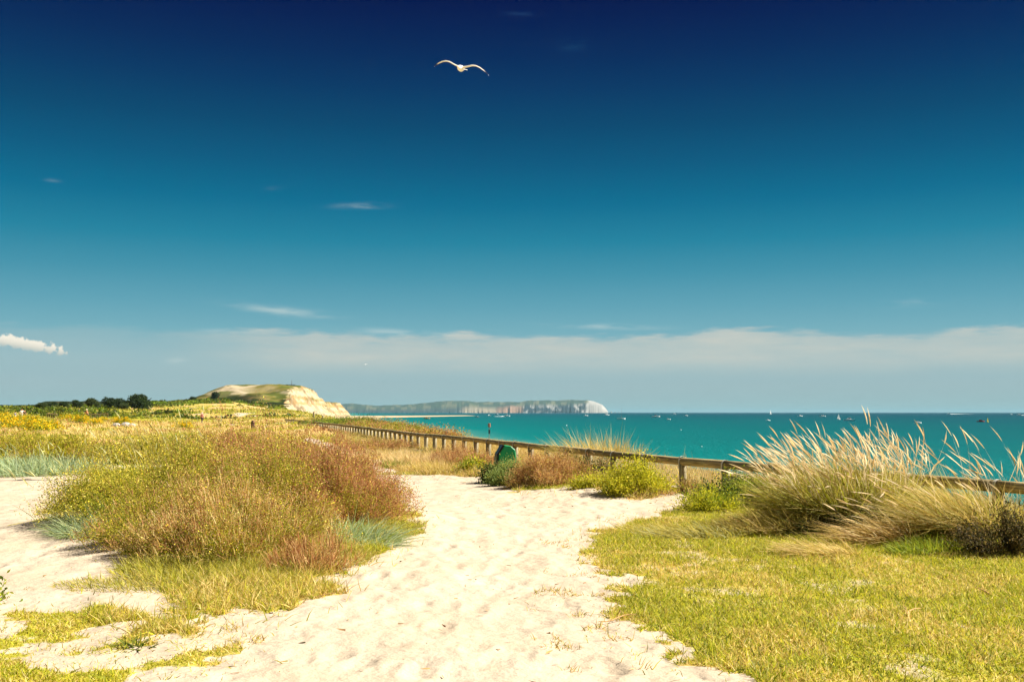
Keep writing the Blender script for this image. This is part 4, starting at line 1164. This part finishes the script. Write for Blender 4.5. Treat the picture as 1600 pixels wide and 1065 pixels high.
# ------------------------------------------------------------------ distant trees
def tree(label, x, ybase, wpx, hpx, Y, dark):
    p = at(x, ybase, Y); k = Y / F
    W = wpx * k; H = hpx * k
    z = min(p.z, float(land(p.x, Y)) + 0.5)
    H = p.z + H - z
    o = empty('tree', (p.x, Y, z)); tag(o, label, 'tree')
    ta = Acc()
    ta.tube([(0, 0, -0.4), (W * 0.03, 0, H * 0.3), (-W * 0.03, 0, H * 0.6)], [W * 0.05, W * 0.04, W * 0.02], S(70, 58, 42), n=7)
    for s_ in (-1, 1, -0.5, 0.6):
        ta.tube([(0, 0, H * 0.25), (s_ * W * 0.22, s_ * W * 0.1, H * 0.55), (s_ * W * 0.34, s_ * W * 0.05, H * 0.75)], [W * 0.03, W * 0.02, W * 0.008], S(70, 58, 42), n=5)
    ta.build('trunk', M_STEM, o)
    ca = Acc()
    nb = 13
    for b_ in range(nb):
        a0 = random.uniform(0, 6.28); r0 = random.uniform(0, 0.34)
        cx_, cy_ = math.cos(a0) * r0 * W, math.sin(a0) * r0 * W
        br = W * random.uniform(0.14, 0.22); cz = min(random.uniform(0.25, 0.8) * H * (1 - r0 * 0.5), H - br * 0.8)
        n = 330
        d = unit(rng.normal(size=(n, 3)))
        P = np.array((cx_, cy_, cz)) + d * br * rng.uniform(0.5, 1.08, (n, 1)) * np.array((1, 1, 0.8))
        leaves(ca, P, br * 0.30, br * 0.22, unit(d + rng.normal(size=(n, 3)) * 0.8), pal(dark, n) * random.uniform(0.8, 1.2))
    ca.build('crown', M_FOL, o)
    return o


TD = [S(52, 70, 36), S(66, 84, 44), S(42, 58, 32)]
TD2 = [S(70, 86, 48), S(58, 76, 36), S(88, 98, 56)]
tree('large dark dome shaped tree at the right end of the tree row', 220, 637, 46, 21, 380, TD)
tree('dark tree with a flat crown left of the dome shaped tree', 177, 638, 38, 17, 380, TD)
tree('greyish green round tree in the middle of the row', 142, 638, 32, 17, 370, TD2)
tree('narrow dark tree left of the greyish round one', 119, 638, 20, 15, 375, TD)
tree('dark small tree third from the left end of the row', 101, 638, 20, 14, 380, TD)
tree('dark small tree second from the left end of the row', 82, 638, 20, 12, 380, TD)
tree('lowest bushy tree at the left end of the row', 66, 639, 24, 10, 370, TD2)
tree('low olive tree between the two biggest of the row', 196, 639, 20, 9, 365, TD2)
tree('small bushy tree at the left foot of the headland', 300, 628, 16, 9, 800, TD)
tree('dark bushy tree on the left shoulder of the headland', 338, 620, 20, 12, 930, TD)

# ------------------------------------------------------------------ litter bin, beacon, small things
X, Y = -0.18, 25.6
z0 = float(land(X, Y))
bin_o = empty('litter_bin', (X, Y, z0), R(8))
tag(bin_o, 'green hooded litter bin half hidden in weeds under the rail', 'litter bin')
GREEN = S(16, 150, 92)
bin_o.scale = (0.95, 0.95, 0.8)
prof = [(-0.22, 0.0), (0.26, 0.0), (0.27, 0.55), (0.24, 0.74), (0.12, 0.86), (-0.04, 0.88), (-0.20, 0.58)]
ba_ = Acc()
ba_.loft([[(u * s_, yy, v * (0.99 if s_ < 1 else 1)) for u, v in prof] for yy, s_ in ((-0.25, 0.94), (-0.235, 1.0), (0.235, 1.0), (0.25, 0.94))], GREEN)
ba_.build('body', M_PAINT, bin_o)
fa = Acc()
q0 = Vector((-0.22, 0, 0.10)); q1 = Vector((-0.205, 0, 0.58)); q2 = Vector((-0.045, 0, 0.885))
V = []
for off_ in (0.004, 0.05):
    for p in (q0, q1, q2):
        for sy_ in (-0.25, 0.25):
            V.append((p.x - off_, sy_, p.z + off_ * 0.3))
fa.add(V, [(6, 8, 9, 7), (8, 10, 11, 9), (0, 2, 8, 6), (2, 4, 10, 8), (1, 7, 9, 3), (3, 9, 11, 5), (4, 5, 11, 10), (0, 6, 7, 1)], None, S(26, 26, 28))
fr = fa.build('front_panel', M_PAINT, bin_o)
oa = Acc(); oa.box((-0.272, 0, 0.44), (0.02, 0.36, 0.16), S(120, 124, 130)); oa.build('notice_plate', M_PAINT, fr)

Yb = 300.0
pb = at(764.5, 661, Yb); pt = at(764.5, 650, Yb)
bea = empty('marker_beacon', (pb.x, Yb, SEA_Z - 0.5)); tag(bea, 'thin beach marker post with a small red topmark seen over the rail', 'marker')
Hb = pb.z - bea.location.z
a_ = Acc(); a_.tube([(0, 0, 0), (0, 0, Hb - 0.3)], [0.14, 0.11], S(120, 124, 110), n=8); a_.build('pole', M_PAINT, bea)
a_ = Acc(); a_.tube([(0, 0, Hb - 1.2), (0, 0, Hb - 1.15), (0, 0, Hb - 0.05), (0, 0, Hb)], [0.30, 0.42, 0.42, 0.36], S(150, 96, 74), n=12); a_.build('topmark', M_PAINT, bea)
a_ = Acc(); a_.tube([(0, 0, Hb - 3.1), (0, 0, Hb - 1.9)], [0.26, 0.26], S(24, 24, 24), n=10); a_.build('black_band', M_PAINT, bea)

# posts of the old wire fence on the dune beyond
for (x, yb, hp, Y, lab) in ((490, 652, 9, 150, 'stout grey post standing alone on the far dune'), (504, 655, 6, 140, 'short leaning post right of the stout dune post')):
    p = at(x, yb, Y); z = float(land(p.x, Y))
    h = p.z + hp * Y / F - z
    a_ = Acc(); a_.tube([(0, 0, -0.3), (0.02, 0, h * 0.5), (0.05 if hp < 8 else 0, 0, h)], [0.15, 0.14, 0.13], n=9, jit=0.1)
    o = a_.build('wooden_post', M_POST); o.location = (p.x, Y, z); tag(o, lab, 'post')
for (xa, xb, yy, Y, lab) in ((385, 407, 649, 210, 'low dark rail fence crossing the far dune'), (74, 88, 651.5, 175, 'low rail in front of the green slope left of the hatted walker'), (142, 168, 651, 175, 'low pale rail right of the hatted walker')):
    pa_ = at(xa, yy, Y); pb_ = at(xb, yy, Y)
    o = empty('low_rail_fence', ((pa_.x + pb_.x) / 2, Y, float(land((pa_.x + pb_.x) / 2, Y)))); tag(o, lab, 'fence')
    L = pb_.x - pa_.x
    for i in range(5):
        u = -L / 2 + L * i / 4
        zz = float(land(o.location.x + u, Y)) - o.location.z
        a_ = Acc(); a_.box((u, 0, zz + 0.35), (0.16, 0.16, 0.9), S(96, 84, 60)); a_.build('post', M_STEM, o)
    a_ = Acc(); a_.tube([(-L / 2 - .1, -0.1, float(land(pa_.x, Y)) - o.location.z + 0.72), (L / 2 + .1, -0.1, float(land(pb_.x, Y)) - o.location.z + 0.72)], 0.08, S(140, 122, 84), n=6); a_.build('rail', M_STEM, o)
p = at(395, 662, 90.0); z = float(land(p.x, 90.0))
a_ = Acc(); a_.tube([(0, 0, -.1), (0, 0, 0.62), (0.02, 0, 0.72)], [0.17, 0.16, 0.10], S(44, 38, 30), n=9, jit=0.1)
o = a_.build('wooden_stump', M_STEM); o.location = (p.x, 90, z); tag(o, 'small dark stump in the meadow left of the far rail', 'stump')
X, Y = G(195, 668); z = float(land(X, Y))
a_ = Acc()
for i in range(4):
    ang = np.linspace(0, 2 * math.pi, 10)[:-1]
    cx_, cy_, s_ = [(-0.9, 0, .5), (0.0, 0.2, .62), (0.8, -0.1, .45), (0.3, -0.5, .3)][i]
    a_.loft([[(cx_ + math.cos(q_) * s_ * f * random.uniform(.85, 1.15), cy_ + math.sin(q_) * s_ * f * 0.8, h_ * s_) for q_ in ang] for h_, f in ((-0.2, 1), (0.3, 0.95), (0.6, 0.6), (0.7, 0.2))], S(226, 216, 200))
o = a_.build('pale_rock', M_LAND); o.location = (X, Y, z); tag(o, 'pale rock lying in the dry meadow on the left', 'rock')

# dead sticks on the lawn and sand
def stick(label, x, y, L, rz, r=0.006):
    X, Y = G(x, y); z = float(land(X, Y)) + 0.03
    pts = [(u * L, 0.10 * L * math.sin(u * 5 + rz) , 0.02 * math.sin(u * 4)) for u in np.linspace(-.5, .5, 7)]
    a_ = Acc(); a_.tube(pts, [r * .6, r, r * 1.1, r, r * .9, r * .7, r * .4], S(198, 158, 104), n=6, jit=.2)
    a_.tube([pts[3], (pts[3][0] + .12 * L, .16 * L, .05)], [r * .7, r * .3], S(198, 158, 104), n=5)
    o = a_.build('stick', M_STEM); o.location = (X, Y, z); o.rotation_euler = (0, 0, rz); tag(o, label, 'stick')


stick('bent dead stick lying on the middle of the right lawn', 1425, 965, 0.42, 0.9)
stick('curved dead stick on the upper right lawn', 1545, 925, 0.3, 2.2)
stick('short twig on the sand at the left rim of the right lawn', 965, 972, 0.3, 0.1, .005)
stick('thin twig on the sand below the left mound', 505, 938, 0.22, -0.4, .004)

# small litter of twigs, shell bits and stems on the path: too fine to count
N = 420
Yv = rng.uniform(5.6, 19, N); Xv = rng.uniform(-0.52, 0.3, N) * Yv
mk = veg_mask(Xv, Yv) < 0.2
Xv, Yv = Xv[mk], Yv[mk]; n = len(Xv)
a_ = Acc(); D = unit(rng.normal(size=(n, 3)) * np.array((1, 1, .12)))
blades(a_, np.stack([Xv, Yv, land(Xv, Yv) + 0.008], 1), rng.uniform(0.015, 0.08, n), rng.uniform(0.005, 0.014, n), D, rng.normal(size=(n, 3)) * .1, pal(G_BROWN + G_DARK, n), pal(G_BROWN, n), segs=2)
tag(a_.build('beach_litter', M_STEM), 'fine dry bits of stalk strewn over the sand', 'litter', kind='stuff')

# ------------------------------------------------------------------ gulls
def gull(label, pix, Y, scale=1.0, bank=0.0):
    p = at(pix[0], pix[1], Y)
    o = empty('gull', p); tag(o, label, 'bird'); o.scale = (scale,) * 3; o.rotation_euler = (R(14), R(bank), R(-8))
    ba = Acc(); rings = []
    for yv, rx_, rz_, zc in ((-0.30, .008, .008, .005), (-0.27, .030, .030, .005), (-0.22, .045, .045, .01), (-0.17, .046, .046, .005), (-0.08, .075, .075, 0), (0.03, .082, .078, -.005), (0.14, .06, .055, 0), (0.22, .035, .028, .01), (0.27, .02, .012, .012)):
        rings.append([(math.cos(a) * rx_, yv, zc + math.sin(a) * rz_) for a in np.linspace(0, 2 * math.pi, 13)[:-1]])
    ba.loft(rings, S(246, 242, 234)); ba.build('body', M_FEATHER, o, smooth=True)
    bk = Acc(); bk.loft([[(math.cos(a) * r_, yv, zc + math.sin(a) * r_) for a in np.linspace(0, 2 * math.pi, 9)[:-1]] for yv, r_, zc in ((-0.295, .013, .003), (-0.34, .010, -.002), (-0.365, .003, -.010))], S(226, 170, 60)); bk.build('beak', M_FEATHER, o)
    ta_ = Acc(); tl = []
    for zo in (0.006, -0.002):
        tl += [(-.02, .22, .012 + zo), (.02, .22, .012 + zo), (.085, .40, .008 + zo), (.0, .425, .008 + zo), (-.085, .40, .008 + zo)]
    ta_.add(tl, [(0, 1, 6, 5), (1, 2, 7, 6), (2, 3, 8, 7), (3, 4, 9, 8), (4, 0, 5, 9), (0, 4, 3, 1), (5, 6, 8, 9)], [(1, 3, 2), (6, 7, 8)], S(248, 246, 240)); ta_.build('tail', M_FEATHER, o)
    for sd in (-1, 1):
        wa = Acc(); rings = []; cols_ = []
        span = [(0.04, .02, .20, -.02), (0.16, .055, .19, -.03), (0.30, .105, .18, -.05), (0.40, .11, .17, -.055), (0.50, .085, .145, -.03), (0.60, .035, .115, .01), (0.655, .0, .085, .045), (0.67, -.012, .075, .055), (0.71, -.045, .04, .09), (0.725, -.058, .012, .11)]
        for i, (u, zc, ch, sw_) in enumerate(span):
            th_ = .022 * (1 - i / 11) + .003
            rings.append([(sd * u, sw_ - ch * .5, zc), (sd * u, sw_ - ch * .25, zc + th_), (sd * u, sw_ + ch * .2, zc + th_ * .6), (sd * u, sw_ + ch * .5, zc), (sd * u, sw_ + ch * .2, zc - th_ * .4), (sd * u, sw_ - ch * .25, zc - th_ * .5)])
            top = S(196, 186, 168) if i < 6 else (S(30, 30, 30) if i in (6, 7, 8) else S(240, 240, 240))
            und = S(240, 232, 214) if i < 6 else (S(40, 40, 40) if i in (6, 7, 8) else S(240, 240, 240))
            cols_ += [und, und, top, top, und, und]
        V = [p_ for r_ in rings for p_ in r_]; Q = []
        for i in range(len(rings) - 1):
            for k in range(6):
                q_ = (i * 6 + k, i * 6 + (k + 1) % 6, (i + 1) * 6 + (k + 1) % 6, (i + 1) * 6 + k)
                Q.append(q_ if sd > 0 else q_[::-1])
        wa.add(V, Q, None, np.array(cols_)); wa.build('wing', M_FEATHER, o, smooth=True)
    return o


gull('white gull gliding high in the dark blue sky', (720, 107), 24.5, 1.0, 12)
gull('tiny far white gull low over the cloud bank', (571.5, 569), 300, 1.1, -10)

# ------------------------------------------------------------------ walkers far off in the meadow
def person(label, x, yfeet, Y, shirt, legs, hat=None, hair=S(60, 44, 30), rz=0.0, stride=0.12, h=1.72, bare=False):
    X = (x - 800) / F * Y; z = float(land(X, Y))
    o = empty('person', (X, Y, z), rz); tag(o, label, 'person'); o.scale = (h / 1.72,) * 3

    def skin(name, verts, edges, rad, colr, root=0):
        me = bpy.data.meshes.new(name); me.from_pydata(verts, edges, []); me.update()
        ob = bpy.data.objects.new(name, me); COL.objects.link(ob); ob.parent = o
        md = ob.modifiers.new('skin', 'SKIN')
        for i, v in enumerate(me.skin_vertices[0].data):
            v.radius = rad[i] if hasattr(rad[i], '__len__') else (rad[i], rad[i]); v.use_root = (i == root)
        ob.modifiers.new('sub', 'SUBSURF').levels = 1; ob.modifiers['sub'].render_levels = 1
        m_, t_, b_ = principled(name + '_tone', 0.8, 0.2); b_.inputs['Base Color'].default_value = (*colr, 1); me.materials.append(m_)
        return ob
    s = stride
    vb = [(0, 0, .95), (0, 0, 1.18), (0, 0, 1.40), (0, 0, 1.50), (0, -.01, 1.57), (0, -.015, 1.66),
          (.10, 0, .90), (.11, -s, .50), (.11, -s * 1.2, .09), (.11, -s * 1.2 - .12, .04),
          (-.10, 0, .90), (-.11, s * .6, .50), (-.11, s * 1.9, .10), (-.11, s * 1.9 - .12, .05),
          (.19, 0, 1.40), (.25, s * .6, 1.14), (.24, s * .2, .90), (.24, 0, .81),
          (-.19, 0, 1.40), (-.25, -s * .6, 1.14), (-.24, -s * 1.4, .92), (-.24, -s * 1.8, .83)]
    eb = [(0, 1), (1, 2), (2, 3), (3, 4), (4, 5), (0, 6), (6, 7), (7, 8), (8, 9), (0, 10), (10, 11), (11, 12), (12, 13), (2, 14), (14, 15), (15, 16), (16, 17), (2, 18), (18, 19), (19, 20), (20, 21)]
    rb = [.12, .12, .13, .05, .07, .085, .085, .055, .04, .035, .085, .055, .04, .035, .055, .042, .032, .04, .055, .042, .032, .04]
    skin('body', vb, eb, rb, S(214, 160, 126))
    skin('shirt', [vb[i] for i in (0, 1, 2, 14, 15, 18, 19)], [(0, 1), (1, 2), (2, 3), (3, 4), (2, 5), (5, 6)], [.15, .15, .155, .075, .06, .075, .06], shirt)
    skin('trousers', [vb[i] for i in (0, 6, 7, 8, 10, 11, 12)], [(0, 1), (1, 2), (2, 3), (0, 4), (4, 5), (5, 6)], [.14, .105, .08, .065, .105, .08, .065], legs)
    if hat:
        a_ = Acc(); a_.loft([[(math.cos(a) * r_, -.01 + math.sin(a) * r_, zz) for a in np.linspace(0, 2 * math.pi, 13)[:-1]] for zz, r_ in ((1.665, .19), (1.68, .19), (1.69, .105), (1.77, .10), (1.80, .06))], hat); a_.build('sun_hat', M_CLOTH, o)
    else:
        a_ = Acc(); a_.loft([[(math.cos(a) * r_, .005 + math.sin(a) * r_ * 1.1, zz) for a in np.linspace(0, 2 * math.pi, 13)[:-1]] for zz, r_ in ((1.62, .07), (1.66, .095), (1.71, .095), (1.755, .05))], hair); a_.build('hair', M_CLOTH, o)
    return o


person('person in a pink top and pale sun hat walking in the far meadow', 137, 656, 158, S(226, 160, 130), S(44, 38, 40), S(240, 224, 190), rz=2.6)
person('person in a white shirt walking at the far left', 36, 654, 165, S(236, 236, 232), S(200, 196, 190), rz=0.3)
person('person in dark clothes beside the white shirted walker', 40.5, 654, 164, S(30, 30, 36), S(28, 30, 40), rz=0.4, h=1.6)
person('shorter person in a slate blue top left of the white shirt', 26, 653, 162, S(96, 104, 132), S(224, 226, 230), rz=1.2, h=1.35)
person('person in a bright pink top half hidden behind the left mound', 317, 656, 120, S(236, 150, 170), S(60, 60, 70), hat=S(240, 190, 196), rz=2.9, h=1.35)

# lookout railing and post on top of the headland
p = at(454, 602, 1010.0)
look = empty('lookout_railing', (p.x, 1010, p.z - 1.4)); tag(look, 'lookout railing with a tall pole on top of the headland', 'railing')
for i in range(7):
    a_ = Acc(); a_.box((-4.5 + i * 1.5, 0, 1.2), (0.35, 0.35, 2.6), S(70, 62, 48)); a_.build('post', M_STEM, look)
a_ = Acc(); a_.box((0, -0.25, 2.2), (10, 0.25, 0.4), S(82, 72, 54)); a_.build('rail', M_STEM, look)
a_ = Acc(); a_.tube([(1.0, 0.5, 0), (1.0, 0.5, 7)], [.25, .15], S(96, 90, 80), n=6); a_.build('pole', M_STEM, look)

# ------------------------------------------------------------------ boats
WHITE = S(250, 248, 242)


def hull_rings(L, B, H, c):
    rings = []
    for u, wd, sh in ((-.5, .82, .0), (-.25, 1.0, .0), (.1, 1.0, .04), (.32, .7, .14), (.45, .32, .26), (.5, .04, .34)):
        z1 = H * (1 + sh); w_ = B / 2 * wd
        rings.append([(u * L, -w_, z1), (u * L, -w_ * .86, H * .35), (u * L, -w_ * .3, -H * .25), (u * L, w_ * .3, -H * .25), (u * L, w_ * .86, H * .35), (u * L, w_, z1)])
    return rings


def boat(label, x, y, L, kind='motor', hull=WHITE, cab=WHITE, rz=None, wake=0.0, sail=WHITE, name=None):
    Y = (EYE - SEA_Z) * F / (y - 643.95)
    X = (x - 800) / F * Y; L *= 1.25
    o = empty(name or ('sailing_boat' if kind in ('sail', 'mast') else 'motor_boat'), (X, Y, SEA_Z), rz if rz is not None else random.uniform(-.4, .4) + (0 if random.random() < .5 else math.pi))
    tag(o, label, 'boat')
    a_ = Acc(); Bm = L * .34; H = L * .13
    a_.loft(hull_rings(L, Bm, H, hull), hull); a_.build('hull', M_PAINT, o)
    if kind == 'motor':
        c_ = Acc()
        c_.loft([[(u0 * L, -w_ * Bm, z_ * L), (u1 * L, -w_ * Bm, z_ * L), (u1 * L, w_ * Bm, z_ * L), (u0 * L, w_ * Bm, z_ * L)] for z_, u0, u1, w_ in ((.10, -.2, .24, .36), (.20, -.18, .16, .33), (.29, -.16, .06, .30))], cab)
        cb = c_.build('cabin', M_PAINT, o)
        g_ = Acc()
        for sy_ in (-1, 1):
            g_.box((-.04 * L, sy_ * Bm * .335, .225 * L), (.2 * L, .01 * L, .06 * L), S(30, 44, 54))
        g_.build('window', M_PAINT, cb)
    else:
        m_ = Acc(); m_.tube([(.05 * L, 0, .1 * L), (.05 * L, 0, 1.35 * L)], [.012 * L, .008 * L], S(130, 124, 116), n=6); m_.tube([(.05 * L, 0, .22 * L), (-.42 * L, 0, .24 * L)], .012 * L, S(130, 124, 116), n=5); m_.build('mast', M_PAINT, o)
        if kind == 'sail':
            s_ = Acc(); V = []
            for i in range(7):
                t_ = i / 6
                for j in range(4):
                    w_ = j / 3
                    V.append(((.04 - .44 * w_ * (1 - t_) ** .8) * L, math.sin(w_ * 3.1) * .05 * L * (1 - t_), (.26 + 1.05 * t_) * L))
            V2 = [(a, b + .006 * L, c) for a, b, c in V]
            Q = [(i * 4 + j, i * 4 + j + 1, i * 4 + j + 5, i * 4 + j + 4) for i in range(6) for j in range(3)]
            s_.add(V, Q, None, sail); s_.add(V2, [q_[::-1] for q_ in Q], None, sail); s_.build('sail', M_SAIL, o)
            j_ = Acc(); j_.add([(.06 * L, 0, 1.2 * L), (.48 * L, 0, .17 * L), (.1 * L, .04 * L, .2 * L)], None, [(0, 1, 2)], sail); j_.build('jib', M_SAIL, o)
    if wake:
        k_ = Acc(); n = 14; V = []; 
        for i in range(n):
            t_ = i / (n - 1); u = -.4 * L - wake * t_; w_ = Bm * (.5 + 1.3 * t_) * random.uniform(.7, 1.2); hgt = .06 * L * (1 - t_) * random.uniform(.6, 1.3) + .03
            V += [(u, -w_, .02), (u, -w_ * .5, hgt), (u, w_ * .5, hgt * .8), (u, w_, .02)]
        k_.add(V, [(i * 4 + j, i * 4 + j + 1, i * 4 + j + 5, i * 4 + j + 4) for i in range(n - 1) for j in range(3)], None, S(244, 246, 242)); k_.build('wake', M_CLOTH, o)
    return o


boat('white motor boat trailing foam left of the marker topmark', 792, 650.2, 11, rz=0.1, wake=22)
boat('small boat just beyond the marker topmark', 764, 649.4, 9)
boat('small pale boat near the island foot left of the foaming boat', 776, 647.8, 12)
boat('small grey boat nearest the tip of the sand bar', 746, 651.6, 6, hull=S(150, 160, 160), cab=S(190, 196, 194))
boat('tan boat moored in the turquoise water below the sand bar', 667, 654.2, 7, hull=S(206, 160, 110), cab=S(220, 190, 140), rz=0.1)
boat('white boat below the white cliff face', 915, 649.6, 9)
boat('white cruiser just below the white headland tip of the island', 947.5, 648.6, 13, cab=S(250, 248, 240))
boat('bare masted yacht right of the sea stacks', 970, 655.0, 8.5, 'mast', rz=0.15)
boat('low pale launch right of the bare masted yacht', 1024, 651.4, 12, cab=S(190, 200, 200), rz=0.0)
boat('small boat below and right of the low pale launch', 1043.5, 655.4, 4.5)
boat('tiny bright boat third right of the bare masted yacht', 1071, 649.6, 8)
boat('small pair of far hulls near the horizon above the pale launch', 1053, 646.6, 13)
boat('white sailed yacht on the horizon above the tall grass', 1203, 647.0, 12, 'sail', rz=0.9)
boat('tiny boat under the white sailed yacht', 1199, 657.0, 4)
boat('white boat between the yacht and the tall seed heads', 1249, 650.4, 9)
boat('small white launch above the tall seed heads', 1284, 650.6, 10, rz=0.05)
boat('small sailing dinghy above the tall seed heads', 1309, 655.0, 4.2, 'sail', rz=0.5)
boat('long white motor boat right of the dinghy', 1325, 657.0, 9, rz=3.1)
boat('grey and white boat alone between the two seed head groups', 1432, 661.2, 5, cab=S(210, 206, 200), rz=0.2)
boat('red hulled boat near the right edge', 1530, 658.8, 5.6, hull=S(176, 50, 48), cab=S(120, 40, 44), rz=0.1)
boat('yellow sailed dinghy beside the red hulled boat', 1541, 659.4, 2.6, 'sail', hull=S(200, 180, 40), sail=S(220, 200, 60), rz=0.7)
boat('speedboat with a long white wake on the horizon', 1480, 646.6, 14, rz=math.pi, wake=120)
boat('white boat with foam at the right edge under the horizon', 1590, 648.4, 12, rz=math.pi, wake=30)
boat('tiny white boat under the right horizon left of the edge', 1578, 647.4, 9)
for lab, x, y in (('tiny white buoy floating before the pale launch', 1063, 671.5), ('tiny white buoy in mid water right of the beacon', 885, 664.5), ('tiny white buoy right of the long motor boat', 1383, 662.8), ('pale buoy in the water above the straw grass', 1095, 697)):
    Y = (EYE - SEA_Z) * F / (y - 643.95); X = (x - 800) / F * Y
    a_ = Acc(); r_ = Y / F * 0.9
    a_.loft([[(math.cos(a) * r_ * f, math.sin(a) * r_ * f, r_ * h_) for a in np.linspace(0, 2 * math.pi, 11)[:-1]] for h_, f in ((-.6, .5), (-.2, .95), (.2, 1), (.6, .8), (.9, .35), (1.3, .12))], WHITE)
    o = a_.build('buoy', M_PAINT, smooth=True); o.location = (X, Y, SEA_Z); tag(o, lab, 'buoy')

# ------------------------------------------------------------------ sea air
HAZE = 2.4e-5
if HAZE:
    hz = Acc(); hz.box((0, 0, 95), (210000, 210000, 230))
    m_h = bpy.data.materials.new('sea_haze'); m_h.use_nodes = True
    t = NT(m_h.node_tree); t.n.clear()
    v = t.node('ShaderNodeVolumePrincipled'); v.inputs['Density'].default_value = HAZE; v.inputs['Color'].default_value = (0.30, 0.54, 0.64, 1); v.inputs['Anisotropy'].default_value = 0.0
    oo = t.node('ShaderNodeOutputMaterial'); t.l.new(v.outputs[0], oo.inputs['Volume'])
    hzo = hz.build('haze', m_h)
    tag(hzo, 'thin sea haze veiling the far island', 'haze', kind='stuff')
print('lawn blades', nl, nl2, 'tris', sum(sum(max(0, 2 * len(p.polygons)) for p in [m]) for m in bpy.data.meshes))
